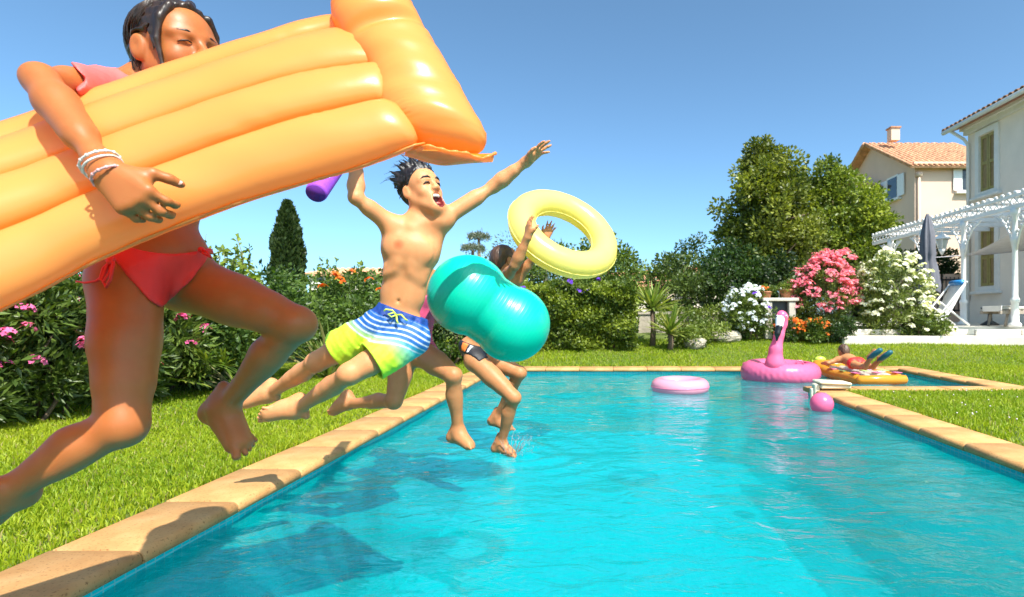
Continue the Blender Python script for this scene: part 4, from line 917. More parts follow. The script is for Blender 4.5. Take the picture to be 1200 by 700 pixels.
mb = MB(); rows = [G(x, .087 - 22 * x * x, -.0645) for x in np.linspace(-.018, .018, 9)]
mb.tube(rows, .0052, 6, flat=1.3); mb.obj('teeth', TEETH, boy, True)
mb = MB(); mb.ell(G(0, .068, -.103), (.017, .02, .009), Matrix([list(a) for a in bfr]).transposed()); mb.obj('tongue', plain('tongue', (.5, .12, .1), .35, .1, 40, .2), boy, True)
for q in (-1, 1):
    mb = MB(); mb.tube([G(q * .016, .088, -.005), G(q * .026, .0915, .0005), G(q * .038, .0885, .0005), G(q * .049, .080, -.007)], [.0015, .0034, .0036, .0015], 6); mb.obj('eyelash', DARK, boy, True)
    mb = MB(); mb.tube([G(q * .013, .098, .021), G(q * .028, .0970, .028), G(q * .045, .0875, .027), G(q * .055, .077, .019)], [.003, .0045, .0036, .0015], 6); mb.obj('eyebrow', HAIR_BLK, boy, True)
random.seed(4); tf = []
for i in range(120):                                            # tufts thrown up by the jump
    a = random.uniform(-3.1, 3.1); rr = random.uniform(.15, 1); x0, y0 = .062 * math.sin(a) * rr, -.012 + .08 * math.cos(a) * rr; z0 = .112 - .045 * rr * rr; L = random.uniform(.022, .05)
    d0 = nrm((math.sin(a) * rr * .5, math.cos(a) * rr * .45 - .35, 1.0 - .3 * rr)); p1 = (x0 + d0[0] * L, y0 + d0[1] * L, z0 + d0[2] * L); tf.append(([(x0, y0, z0), p1, (p1[0] + d0[0] * L * .8, p1[1] + d0[1] * L * .8 - .012, p1[2] + d0[2] * L * .8)], [.012, .0075, .0012]))
for i in range(90):                                            # short locks round the hairline, swept up and back
    a = random.uniform(-2.2, 2.2); x0, y0 = .069 * math.sin(a), -.012 + .088 * math.cos(a); z0 = .078 - .045 * abs(math.sin(a)) + random.uniform(-.012, .02); L = random.uniform(.02, .032); d0 = nrm((math.sin(a) * .35, math.cos(a) * .25 - .55, .8)); p1 = (x0 + d0[0] * L, y0 + d0[1] * L, z0 + d0[2] * L)
    tf.append(([(x0, y0, z0), p1, (p1[0] + d0[0] * L, p1[1] + d0[1] * L - .008, p1[2] + d0[2] * L * .8)], [.0065, .006, .0012]))
for pts in (((-.02, -.05, .11), (-.03, -.10, .145), (-.03, -.165, .13), (-.03, -.19, .11)), ((.03, -.06, .105), (.02, -.12, .13), (.0, -.17, .11)), ((.0, .0, .115), (-.01, .0, .165), (0, -.02, .225)), ((.02, .02, .115), (.02, .03, .165), (.02, .03, .225)), ((-.01, .03, .11), (-.01, .05, .15), (.0, .055, .19))): tf.append((list(pts), [.015, .010, .005, .002][:len(pts)]))
def bface(q):
    x, y, z = q[..., 0], q[..., 1], q[..., 2]; ax_ = np.abs(x)
    line = y - .060 - .4 * np.maximum(z - .07, 0) + 1.0 * np.maximum(.07 - z, 0); side = np.where(z < .03, y - .030 + .0 * z, -1); line = np.maximum(line, side)
    line = np.maximum(line, np.where(z < -.012, y + .02, -1)); ear = np.where(ax_ > .05, .032 - np.sqrt((y + .010) ** 2 + (z + .004) ** 2), -1)
    return np.maximum(np.maximum(line, ear), -z - .085)
def boff(q): return .004 + .005 * np.clip((q[..., 2] - .02) / .06, 0, 1) + .006 * np.clip(-(q[..., 1] + .04) / .05, 0, 1)
hair_obj(boy, HAIR_BLK, bh, bfr, .90, boff, bface, tf, .0042, .0018, 50, 30, True)
cs = []
for i in range(34):
    x0 = random.uniform(-.05, .05); y0 = random.uniform(-.09, .05)
    L = random.uniform(.04, .10); p0 = Vector(G(x0, y0, .10)); d0 = Vector(bfr[2]) * 1.0 + Vector(bfr[1]) * (y0 * 9 - .15) + Vector(bfr[0]) * x0 * 8
    cs.append([p0, p0 + d0.normalized() * L * .5, p0 + d0.normalized() * L + Vector(bfr[1]) * -.025, p0 + d0.normalized() * L * 1.15 + Vector(bfr[1]) * -.06])
strands(boy, 'hair_strand', HAIR_BLK, cs, .0016); skull_strands(boy, HAIR_BLK, bh, bfr, .9, 160, .0024, False, 3)
# trunks: loose legs, gathered waist, blue stripes fading to lime
m, t, b = nodemat('trunks_fabric')
at = t.nodes.new('ShaderNodeAttribute'); at.attribute_name = 'tint'; t.links.new(at.outputs[0], b.inputs['Base Color']); b.inputs['Roughness'].default_value = .6
bump(t, b, mix(t, .4, noise(t, 45, 4), noise(t, 700, 2)), .45, .006); TRUNKS = m
Bt = SDF(.0038); pel = np.array(bp['pel'])
Bt.ell(pel + fp[2] * .012, (.113, .088, .072), fp, .03); Bt.ell(pel + fp[2] * .05, (.105, .08, .04), fp, .03)
for hh, kk in ((bp['hr'], bp['kr']), (bp['hl'], bp['kl'])):
    hh, kk = np.array(hh), np.array(kk); dv = kk - hh
    Bt.cone(hh, .076, hh + dv * .6, .076, .03); Bt.cone(hh + dv * .35, .076, hh + dv * .66, .083, .02)
Bt.grid(); X = Bt.X(); q = (X - pel) @ fp.T; Ft = Bt.F.copy()
Ft = Ft + .0035 * np.sin(q[..., 0] * 120 + 60 * q[..., 1]) * np.clip((q[..., 2] + .02) * 20, 0, 1) + .0035 * noise3(X, 75, 1.0) + .002 * noise3(X, 170)
Ft = np.maximum(Ft, q[..., 2] - .062)
cut = np.full(Ft.shape, -1.0); hemd = []; axs = []
for hh, kk in ((bp['hr'], bp['kr']), (bp['hl'], bp['kl'])):
    hh, kk = np.array(hh), np.array(kk); dv = kk - hh; L = np.linalg.norm(dv); dn_ = dv / L; al = (X - hh) @ dn_
    axs.append((al - L * .66, np.linalg.norm((X - hh) - np.multiply.outer(al, dn_), axis=-1))); hemd.append((hh, dn_, L))
for i in (0, 1):
    along, rad = axs[i]; mine = rad <= axs[1 - i][1]
    cut = np.maximum(cut, np.where(mine, along, -1)); cut = np.maximum(cut, np.where(mine & (along > -.05) & (rad < .076), np.minimum(.073 - rad, along + .045), -1))
Ft = np.maximum(Ft, cut).astype(np.float32); V, F = nets(Ft, Bt.lo, Bt.h, 1)
q = (V - pel) @ fp.T; z = q[:, 2] + .012 * np.sin(q[:, 0] * 22)
T = np.zeros((len(V), 3)); lime = np.array((.50, .80, .03)); aqua = np.array((.02, .42, .50)); navy = np.array((.004, .04, .24)); blue = np.array((.006, .10, .38))
leglen = np.max([(V - h) @ d / L for h, d, L in hemd], 0)
w1 = np.clip((leglen - .1) / .34, 0, 1)[:, None]; base = aqua * (1 - w1) + lime * w1
st = np.clip((z + .09) / .045, 0, 1)[:, None]; base = base * (1 - st) + blue * st
sv = np.sin(z * 2 * math.pi / .021 + .3 * np.sin(q[:, 0] * 30)); ws = (np.clip((sv - .35) / .5, 0, 1) * np.clip((.026 - z) / .004, 0, 1) * np.clip((z + .087) / .006, 0, 1))[:, None]; base = base * (1 - ws) + np.array((.52, .58, .68)) * ws
base = np.where((z > .03)[:, None], navy, base)
tr_ = mobj('swim_trunks', mesh_np('swim_trunks', V, F, TRUNKS, base), boy)
mb = MB(); k0 = Vector(pel + fp[1] * .090 + fp[2] * .042 + fp[0] * .0)
f0, f1, f2 = [Vector(a) for a in fp]
for pts in (((0, 0, 0), (.02, .012, .012), (.045, .008, .006), (.05, .006, -.004)), ((0, 0, 0), (-.02, .012, .008), (-.042, .008, -.004), (-.05, .004, -.006)), ((0, 0, 0), (.012, .012, -.015), (.03, .01, -.01), (.012, .008, .004), (0, 0, 0)), ((0, 0, 0), (-.012, .012, -.02), (-.022, .012, -.03))):
    mb.tube([k0 + f0 * a + f1 * (b_ + .004) + f2 * c for a, b_, c in pts], .0034, 6)
mb.obj('drawstring', plain('drawstring_lime', (.6, .78, .1), .6, .1, 40, .2), tr_, True)

# ---------------------------------------------------------------- child hidden behind the boy, only the legs show
p4 = dict(pel=P(486, 404, 3.05), neck=P(494, 318, 3.02), hr=P(474, 416, 3.05), hl=P(497, 416, 3.02), shr=P(472, 326, 3.1), shl=P(512, 328, 3.1), kr=P(462, 470, 2.96), ar=P(408, 473, 3.2), kl=P(531, 440, 2.86), al=P(537, 506, 2.95),
          er=P(500, 372, 3.2), wr=P(536, 374, 3.26), el=P(530, 372, 3.25), wl=P(560, 380, 3.28))
kid = person('person', Vector((p4['pel'].x, p4['pel'].y, p4['al'].z - .08)), 'child in pink swimwear jumping close behind the boy in striped trunks, legs showing')
B = SDF(.0075); s4 = .88
fp = frame((.75, -.55, .05), (.1, 0, 1)); fc = frame((.7, -.6, 0), p4['neck'] - p4['pel'])
torso(B, p4['pel'], p4['neck'], fp, fc, (p4['hr'], p4['hl']), (p4['shr'], p4['shl']), s4 * .92, True)
leg(B, p4['hr'], p4['kr'], p4['ar'], s4, .074, .05, .032); leg(B, p4['hl'], p4['kl'], p4['al'], s4, .078, .052, .034)
foot(B, p4['ar'], P(381, 498, 3.2) - P(404, 470, 3.2), (-.9, .1, -.3), s4, 1); foot(B, p4['al'], P(572, 524, 2.86) - P(534, 510, 2.95), (-.3, 0, -1), s4, -1)
arm(B, p4['shr'], p4['er'], p4['wr'], s4 * .9); arm(B, p4['shl'], p4['el'], p4['wl'], s4 * .9)
hand(B, p4['wr'], (1, .1, -.1), (0, -1, 0), (0, 0, 1), .75, (.3, .3, .3)); hand(B, p4['wl'], (1, .1, -.1), (0, -1, 0), (0, 0, 1), .75, (.3, .3, .3))
kh = P(494, 285, 3.04); kfr = frame((.7, -.4, 0), (0, .1, 1)); G = head(B, kh, kfr, .86, P(494, 316, 3.03)); body_obj(B, kid, SK_C)
def suit(X):
    q = (X - np.array(p4['pel'])) @ fp.T; side = -(q[..., 2] + .0) - .11 * np.clip((.10 - np.abs(q[..., 0])) / .10, 0, 1)
    return np.maximum(np.maximum(np.maximum(side, q[..., 2] - .27), np.maximum(np.abs(q[..., 0]) - .125, np.abs(q[..., 1]) - .12)), legcut(X, [(p4['hr'], p4['kr']), (p4['hl'], p4['kl'])], .02))
cloth(B, kid, 'swimsuit', PINKF, .007, suit)
Bx = SDF(.006); Bx.ell(G(0, -.016, .034), np.array((.08, .1, .088)) * .86, kfr, .02); Bx.ell(G(0, -.07, -.03), np.array((.06, .045, .09)) * .86, kfr, .03); Bx.grid(); X = Bx.X(); q = (X - np.array(kh)) @ kfr.T
V, F = nets(np.maximum(Bx.F, q[..., 1] - .045).astype(np.float32), Bx.lo, Bx.h, 1); mobj('hair', mesh_np('hair', V, F, HAIR_BRN), kid)

# ---------------------------------------------------------------- boy holding up the yellow ring
p5 = dict(pel=P(553, 408, 3.92), neck=P(588, 328, 3.82), hr=P(558, 424, 3.84), hl=P(566, 420, 4.0), shr=P(588, 330, 3.68), shl=P(604, 328, 3.98), kr=P(602, 466, 3.74), ar=P(587, 520, 3.86), kl=P(609, 437, 3.92), al=P(583, 489, 4.08),
          er=P(603, 312, 3.45), wr=P(618, 279, 3.40), el=P(624, 304, 3.92), wl=P(639, 280, 3.98))
boy2 = person('person', Vector((p5['pel'].x, p5['pel'].y, -.15)), 'brown-haired boy in black and orange briefs holding up a yellow swim ring')
B = SDF(.0075); s5 = .95
fp = frame((.85, -.45, -.05), (.35, 0, .95)); fc = frame((.9, -.25, -.25), p5['neck'] - p5['pel'])
torso(B, p5['pel'], p5['neck'], fp, fc, (p5['hr'], p5['hl']), (p5['shr'], p5['shl']), s5 * .92)
leg(B, p5['hr'], p5['kr'], p5['ar'], s5, .074, .052, .034); leg(B, p5['hl'], p5['kl'], p5['al'], s5, .074, .052, .034)
foot(B, p5['ar'], P(618, 530, 3.8) - P(588, 522, 3.86), (-.2, 0, -1), s5, -1); foot(B, p5['al'], P(606, 503, 4.05) - P(580, 494, 4.08), (-.3, 0, -1), s5, 1)
arm(B, p5['shr'], p5['er'], p5['wr'], s5 * .95); arm(B, p5['shl'], p5['el'], p5['wl'], s5 * .95)
hand(B, p5['wr'], (.08, .0, 1), (.75, .5, 0), (.5, -.5, 0), .9, (.12, .2, .2), (.4, .3), .16); hand(B, p5['wl'], (.45, 0, 1), (.3, -1, 0), (-.8, 0, .3), .85, (.15, .25, .2), (.4, .3), .2)
h5 = P(591, 306, 3.84); f5 = frame((.62, .62, .05), (.1, 0, 1)); G = head(B, h5, f5, .9, P(588, 332, 3.82)); body_obj(B, boy2, SK_C)
def briefs(X):
    q = (X - np.array(p5['pel'])) @ fp.T; side = -(q[..., 2] + .03) - .085 * np.clip((.10 - np.abs(q[..., 0])) / .10, 0, 1)
    return np.maximum(np.maximum(side, q[..., 2] - .035), legcut(X, [(p5['hr'], p5['kr']), (p5['hl'], p5['kl'])], .045))
br = cloth(B, boy2, 'swim_briefs', BLACKF, .007, briefs)
cloth(B, br, 'orange_panel', ORANGEF, .0095, lambda X: np.maximum(briefs(X) + .004, np.abs(((X - np.array(p5['pel'])) @ fp.T)[..., 1] - .02) - .022), smooth=1)
cloth(B, br, 'white_stripe', WHITEF, .0105, lambda X: np.maximum(briefs(X) + .006, np.abs(((X - np.array(p5['pel'])) @ fp.T)[..., 1] - .058) - .009), smooth=1)
Bx = SDF(.006); Bx.ell(G(0, -.016, .034), np.array((.079, .1, .088)) * .9, f5, .02); Bx.ell(G(0, -.07, -.015), np.array((.062, .045, .075)) * .9, f5, .03)
for q in (-1, 1): Bx.ell(G(q * .09, -.008, -.008), (.024, .026, .034), f5, .01, True)
Bx.grid(); X = Bx.X(); q = (X - np.array(h5)) @ f5.T
V, F = nets(np.maximum(Bx.F + .0025 * noise3(X, 160), q[..., 1] - .05 - .3 * q[..., 2]).astype(np.float32), Bx.lo, Bx.h, 1); mobj('hair', mesh_np('hair', V, F, HAIR_BRN), boy2)

# ---------------------------------------------------------------- child lying on the float
fl_c = Vector((3.62, 7.85, -.02)); FZ = .06
p6 = dict(neck=Vector((3.60, 8.38, FZ + .16)), pel=Vector((3.58, 8.04, FZ + .10)))
kid2 = person('person', Vector((3.6, 8.1, FZ)), 'child in red swim briefs lying face down on the patterned float')
B = SDF(.011); fp = frame((0, .1, -1), p6['neck'] - p6['pel']); s6 = .82
shr = p6['neck'] + Vector((-.14, -.05, -.03)); shl = p6['neck'] + Vector((.12, .05, -.03)); hr_ = p6['pel'] + Vector((-.06, -.05, -.01)); hl_ = p6['pel'] + Vector((.06, -.01, -.01))
torso(B, p6['pel'], p6['neck'], fp, fp, (hr_, hl_), (shr, shl), s6)
k1 = hr_ + Vector((.06, -.26, -.02)); k2 = hl_ + Vector((.07, -.25, -.02)); a1 = k1 + Vector((.03, -.10, .15)); a2 = k2 + Vector((.05, -.12, .12))
leg(B, hr_, k1, a1, s6, .066, .045, .03); leg(B, hl_, k2, a2, s6, .066, .045, .03)
arm(B, shr, shr + Vector((-.16, -.02, -.05)), shr + Vector((-.16, .18, -.07)), .85); arm(B, shl, shl + Vector((.14, .1, -.07)), shl + Vector((.05, .28, -.07)), .85)
hand(B, shr + Vector((-.16, .18, -.07)), (.2, 1, 0), (0, 0, -1), (1, 0, 0), .75, (.1, .1, .1)); hand(B, shl + Vector((.05, .28, -.07)), (-.2, 1, 0), (0, 0, -1), (-1, 0, 0), .75, (.1, .1, .1))
foot(B, a1, (.2, -.3, .3), (.1, .5, .4), s6); foot(B, a2, (.2, -.3, .2), (.1, .5, .5), s6)
h6 = p6['neck'] + Vector((-.01, .08, .085)); f6 = frame((-.2, 1, -.25), (0, .25, 1)); G = head(B, h6, f6, .86, p6['neck']); body_obj(B, kid2, SK_C)
def br6(X):
    q = (X - np.array(p6['pel'])) @ fp.T; return np.maximum(-q[..., 2] - .08 - .02, q[..., 2] - .05)
cloth(B, kid2, 'swim_briefs', RED, .01, br6)
Bx = SDF(.008); Bx.ell(G(0, -.016, .034), np.array((.082, .104, .092)) * .86, f6, .02); Bx.ell(G(0, -.07, -.02), np.array((.068, .05, .07)) * .86, f6, .03); Bx.grid(); X = Bx.X()
V, F = nets((Bx.F + .005 * noise3(X, 120)).astype(np.float32), Bx.lo, Bx.h, 1); mobj('hair', mesh_np('hair', V, F, HAIR_FAIR), kid2)
SHOE = plain('aqua_shoe', (.01, .10, .13), .5, .2, 20, .2)
for a in (a1, a2):
    mb = MB(); d0 = Vector((.25, -.38, .35)).normalized()
    mb.tube([a - d0 * .05, a, a + d0 * .08, a + d0 * .17, a + d0 * .19], [.03, .045, .05, .042, .02], 12, flat=.75); mb.obj('water_shoe', SHOE, None, True, label='dark teal water shoe, ' + ('left foot of the child on the float' if a is a1 else 'right foot of the child on the float'), cat='shoe', group='water shoes')
# ================================================================ inflatables and toys
ORANGE = vinyl('mattress_vinyl', (.98, .49, .13), .5, .3, tc=(1.0, .43, .05), coat=.18); TEAL = vinyl('teal_rubber', (.0, .60, .40), .12, .32, coat=.08); YELLOW = vinyl('yellow_vinyl', (.95, .85, .25), .35, .25, tc=(1, .85, .05))
PINK = vinyl('pink_vinyl', (.98, .19, .38), .3, .25); PALEP = vinyl('pale_pink_vinyl', (.93, .42, .55), .3, .22); PALEP2 = vinyl('hot_pink_band', (.92, .25, .45), .3, .22); PURPLE = plain('noodle_foam', (.30, .06, .62), .75, .12, 60, .5, bdist=.004); PURPLE_D = plain('noodle_cut_foam', (.13, .02, .33), .85, .2, 60, .5)
def spline(pts, n):
    p = np.array(pts, float); m_ = len(p); d = np.r_[0, np.cumsum(np.linalg.norm(np.diff(p, axis=0), axis=1))]; u = np.linspace(0, d[-1], n); out = []
    for q in u:
        i = min(max(np.searchsorted(d, q) - 1, 0), m_ - 2); t_ = (q - d[i]) / (d[i + 1] - d[i]); p0 = p[i - 1] if i > 0 else 2 * p[0] - p[1]; p3 = p[i + 2] if i + 2 < m_ else 2 * p[-1] - p[-2]; p1, p2 = p[i], p[i + 1]
        out.append(.5 * (2 * p1 + (p2 - p0) * t_ + (2 * p0 - 5 * p1 + 4 * p2 - p3) * t_ ** 2 + (3 * p1 - p0 - 3 * p2 + p3) * t_ ** 3))
    return np.array(out)
def ext(pix, dist):
    q = [np.array(P(*a)) for a in pix]; d = nrm(q[0] - q[1]); d = nrm(d + np.array((0, -.15, 0))); return [q[0] + d * dist, q[0] + d * dist * .5] + q
Yb = [.975, 1.05, 1.11, 1.15, 1.18, 1.21, 1.22]
def line(pts, dy): return ext([(x, y, Yb[i] + dy) for i, (x, y) in enumerate(pts)], .72)
c1_ = [(0, 174), (107, 133), (200, 100), (300, 67), (350, 50), (388, 40), (416, 30)]
Ls = [line([(x, y - 4) for x, y in c1_], .20), line(c1_, .125), line([(0, 213), (110, 173), (215, 136), (320, 101), (380, 87), (431, 80), (456, 72)], .06), line([(0, 272), (110, 227), (220, 186), (330, 147), (390, 132), (437, 122), (464, 116)], .012), line([(0, 364), (125, 300), (250, 248), (345, 218), (420, 196), (489, 169), (497, 168)], 0)]
mat_ = thing('air_mattress', P(150, 300, 1.1), 'big translucent orange air mattress carried under the girl\'s arm', 'air mattress')
NS = 110; NT = 28
def sweep(A, Bq, thick, prof, name, bulge_dir=(0, -1, .35), wr=.0022, seed=0, ends=(.1, .1), parent=mat_, back=1.0, pinch=None):
    A = spline(A, NS); Bq = spline(Bq, NS); V = []; N = NS
    for i in range(N):
        u = i / (N - 1); mid = (A[i] + Bq[i]) / 2; a = (A[i] - Bq[i]) / 2; axd = nrm((A[min(i + 1, N - 1)] + Bq[min(i + 1, N - 1)]) - (A[max(i - 1, 0)] + Bq[max(i - 1, 0)])); n_ = nrm(np.cross(axd, a)); n_ = n_ if n_ @ np.array(bulge_dir) > 0 else -n_
        e = 1.0
        if u < ends[0]: e = math.sqrt(max(0, 1 - (1 - u / ends[0]) ** 2))
        if u > 1 - ends[1]: e = min(e, math.sqrt(max(0, 1 - (1 - (1 - u) / ends[1]) ** 2)))
        th = thick * prof(u) * e
        for k in range(NT):
            ph = 2 * math.pi * k / NT; cs, sn = math.cos(ph), math.sin(ph)
            w_ = wr * math.sin(u * 190 + 14 * math.sin(u * 9 + seed) + seed + 3 * math.sin(ph * 2 + seed)) * (.45 + .55 * math.sin(u * 31 + 2 * ph + seed)) * (1 - abs(sn)) ** 1.0 * (1.2 if (u > .72 or u < .1) else .55) * e
            q = th * (abs(sn) ** .85) * (1 if sn > 0 else -back) * (1 + .035 * math.sin(u * 41 + seed * 3 + 2 * cs) * math.sin(u * 17 + seed)); V.append(mid + a * cs * (.25 + .75 * min(1, e * 1.3)) + n_ * (q + w_))
    F = [(i * NT + k, i * NT + (k + 1) % NT, (i + 1) * NT + (k + 1) % NT, (i + 1) * NT + k) for i in range(N - 1) for k in range(NT)]
    V = np.array(V); me = mesh_np(name, V, F, ORANGE); return mobj(name, me, parent)
for i in range(4): sweep(Ls[i], Ls[i + 1], [.040, .038, .038, .046][i], lambda u: 1.0, 'tube', seed=i * 1.7, ends=(.04, .05))
S = [(406, -42, 1.36), (388, 12, 1.33), (405, 52, 1.31), (432, 88, 1.28), (441, 128, 1.25), (466, 154, 1.24), (489, 171, 1.24)]; O = [(440, -60, 1.44), (478, 0, 1.40), (508, 55, 1.37), (534, 100, 1.34), (555, 137, 1.32), (571, 166, 1.30), (577, 181, 1.29)]
pil = sweep([P(*a) for a in S], [P(*a) for a in O], .076, lambda u: 1 - .28 * math.exp(-((u - .43) / .035) ** 2) - .15 * max(0, u - .7), 'pillow', (-.3, -1, .2), .008, 5, (.2, .16))
mb = MB()                                                  # welded rim along the lower edge and under the pillow
L4 = [Vector(q) for q in spline(Ls[4], 60)]; mb.tube(L4, [.0085 + .002 * math.sin(i * 1.9) for i in range(60)], 6, flat=.35); mb.obj('seam', ORANGE, mat_, True)
mb = MB(); bot = spline([P(478, 178, 1.24), P(500, 172, 1.22), P(526, 178, 1.23), P(545, 180, 1.25), P(563, 186, 1.27), P(580, 180, 1.29)], 40); mb.tube([Vector(q) for q in bot], [.010 + .003 * math.sin(i * 1.3) for i in range(40)], 6, flat=.4); mb.obj('seam', ORANGE, pil, True)
# underside flap of the pillow
A = spline([P(478, 176, 1.24), P(515, 176, 1.24), P(550, 182, 1.26), P(579, 182, 1.29)], 24); D = spline([P(470, 181, 1.33), P(515, 194, 1.33), P(550, 191, 1.34), P(576, 189, 1.35)], 24); V = []; F = []
for i in range(24):
    for k in range(6): u = k / 5; V.append(A[i] * (1 - u) + D[i] * u + np.array((0, 0, -.008 * math.sin(math.pi * u))))
V2 = [v + np.array((0, 0, .004)) for v in V]; F = [(i * 6 + k, (i + 1) * 6 + k, (i + 1) * 6 + k + 1, i * 6 + k + 1) for i in range(23) for k in range(5)]; nV = len(V); F2 = [tuple(q + nV for q in f[::-1]) for f in F]
mobj('flap', mesh_np('flap', np.array(V + V2), F + F2, ORANGE), mat_, kind='stuff')

# purple foam noodle in the boy's hand
a, b_ = P(370, 227, 1.86), P(452, 110, 2.62); nd = thing('pool_noodle', a, 'purple foam pool noodle held up in the boy\'s right hand', 'pool noodle')
d = (b_ - a).normalized(); mb = MB(); mb.tube([a + (b_ - a) * q for q in (0, .01, .25, .5, .75, .99, 1)], [.0315, .034, .034, .034, .034, .034, .0315], 24); mb.obj('foam', PURPLE, nd, True)
Mq = d.to_track_quat('Z', 'Y').to_matrix(); mb = MB(); mb.lathe(a - d * .0015, [(.0305, 0), (.0305, .001), (.01, .0015)], 24, Mq); mb.obj('cut_face', PURPLE_D, nd, True)

# teal peanut ball
m = TEAL; t = m.node_tree; b = t.nodes['Principled BSDF']
wv = t.nodes.new('ShaderNodeTexWave'); wv.bands_direction = 'Z'; wv.inputs['Scale'].default_value = 17; wv.inputs['Distortion'].default_value = .6; wv.inputs['Detail'].default_value = 1; t.links.new(coords(t), wv.inputs[0])
pw = t.nodes.new('ShaderNodeMath'); pw.operation = 'POWER'; pw.inputs[1].default_value = 6; t.links.new(wv.outputs[0], pw.inputs[0]); bump(t, b, pw.outputs[0], .16, .003)
a, b_ = np.array(P(549, 346, 2.86)), np.array(P(600, 380, 2.92)); d = nrm(b_ - a); L = np.linalg.norm(b_ - a); pr = []
for z in np.linspace(-.21, L + .2, 61):
    r1 = math.sqrt(max(0, .203 ** 2 - z * z)); r2 = math.sqrt(max(0, .196 ** 2 - (z - L) ** 2)); wst = .178 - .0 if 0 < z < L else 0; r = max(r1, r2); k_ = .02
    if 0 < z < L: r = max(r, .176 + .12 * (z - L / 2) ** 2 / (L / 2) ** 2 * .1)
    if r > .004: pr.append((r, z))
mb = MB(); mb.lathe((0, 0, 0), pr, 64); pb = mb.obj('peanut_ball', TEAL, None, True, label='shiny teal peanut-shaped exercise ball in mid-air behind the boy', cat='ball'); pb.rotation_euler = Vector(d).to_track_quat('Z', 'Y').to_euler(); pb.location = a

# yellow swim ring held up
def torus_frame(n_): return Vector(n_).normalized().to_track_quat('Z', 'Y').to_matrix()
c = P(661, 273, 3.78); ri = thing('swim_ring', c, 'yellow inflatable swim ring lifted above the brown-haired boy', 'swim ring'); Mq = torus_frame((.42, -.62, .62))
wrk = lambda th, ph: 1 + .012 * math.sin(th * 46) * max(0, -math.cos(ph)) + .006 * math.sin(th * 17 + ph * 2)
mb = MB(); mb.torus(c, .298, .090, Mq, 96, 24, wrk); mb.obj('tube', YELLOW, ri, True)
mb = MB(); mb.torus(c, .389, .0045, Mq, 96, 8, lambda th, ph: 1 + .3 * math.sin(th * 40)); mb.obj('seam', YELLOW, ri, True)
mb = MB(); mb.torus(c, .207, .004, Mq, 96, 8, lambda th, ph: 1 + .3 * math.sin(th * 40)); mb.obj('seam', YELLOW, ri, True)

# pink ring afloat
c = Vector((.97, 7.15, WZ + .05)); ri = thing('swim_ring', c, 'pale pink swim ring floating on its own in the pool', 'swim ring'); mb = MB(); mb.torus(c, .265, .1, None, 80, 22, lambda th, ph: 1 + .015 * math.sin(th * 40) * max(0, -math.cos(ph))); mb.obj('tube', PALEP, ri, True)
for r_, z in ((.366, .0), (.165, 0)): mb = MB(); mb.torus(c + Vector((0, 0, z)), r_, .004, None, 80, 6); mb.obj('seam', PALEP2, ri, True)
mb = MB(); mb.torus(c + Vector((0, 0, .045)), .31, .05, None, 80, 12); 
# beach ball
c = Vector((2.17, 5.62, WZ + .065)); bl = thing('beach_ball', c, 'small pink ball floating beside the right coping', 'ball'); mb = MB(); mb.ell(c, (.114, .114, .112), None, 32, 20); mb.obj('shell', PINK, bl, True); mb = MB(); mb.lathe(c + Vector((.03, -.02, .105)), [(.008, 0), (.008, .006), (.005, .008)], 10); mb.obj('valve', PALEP, bl, True)

# flamingo float
c = Vector((2.62, 8.36, WZ + .10)); fl = thing('flamingo_float', c, 'bright pink flamingo ring float with upright neck and black-tipped beak', 'pool float')
B = SDF(.012); n_ = 40
for i in range(n_):
    a0, a1 = 2 * math.pi * i / n_, 2 * math.pi * (i + 1) / n_; rr = lambda a: .155 + .018 * max(0, math.cos(a - 2.2))
    B.cone(c + Vector((.41 * math.cos(a0), .39 * math.sin(a0), 0)), rr(a0), c + Vector((.41 * math.cos(a1), .39 * math.sin(a1), 0)), rr(a1), .01)
B.grid(); V, F = B.net(smooth=3); V = V + (noise3(V, 55)[:, None] * .003) * np.array((1, 1, 1)); mobj('ring', mesh_np('ring', V, F, PINK), fl)
nk = [P(908, 426, 8.02), P(909, 410, 8.02), P(913, 393, 8.04), P(917, 380, 8.06), P(918, 372, 8.06)]; B = SDF(.009); nr = [.125, .088, .066, .062, .07]
for i in range(4): B.cone(nk[i], nr[i], nk[i + 1], nr[i + 1], .04)
B.ell(P(916, 371, 8.04), (.075, .075, .088), None, .03); B.cone(nk[0], .125, P(912, 432, 8.06), .14, .04); B.grid(); V, F = B.net(); mobj('neck', mesh_np('neck', V, F, PINK), fl)
B = SDF(.008); B.cone(P(914, 375, 7.98), .064, P(913, 383, 7.94), .052, .03); B.grid(); V, F = B.net(); mobj('beak_base', mesh_np('beak_base', V, F, plain('flamingo_white', (.85, .8, .8), .3, .04, 20, 0)), fl)
B = SDF(.007); B.cone(P(913, 384, 7.93), .051, P(911, 391, 7.91), .038, .03); B.cone(P(911, 391, 7.91), .038, P(910.5, 399, 7.93), .014, .03); B.grid(); V, F = B.net(); BLACKP = plain('flamingo_black', (.01, .01, .011), .3, .1, 20, 0); mobj('beak_tip', mesh_np('beak_tip', V, F, BLACKP), fl)
for sx_ in (-1, 1):
    e = MB(); e.ell(P(916 + 5.2 * sx_, 371, 7.985), (.016, .016, .022), None, 12, 8); e_ = e.obj('eye', MATS['flamingo_white'], fl, True); e = MB(); e.ell(P(916 + 5.5 * sx_, 371, 7.968), (.008, .006, .011), None, 10, 6); e.obj('pupil', BLACKP, e_, True)
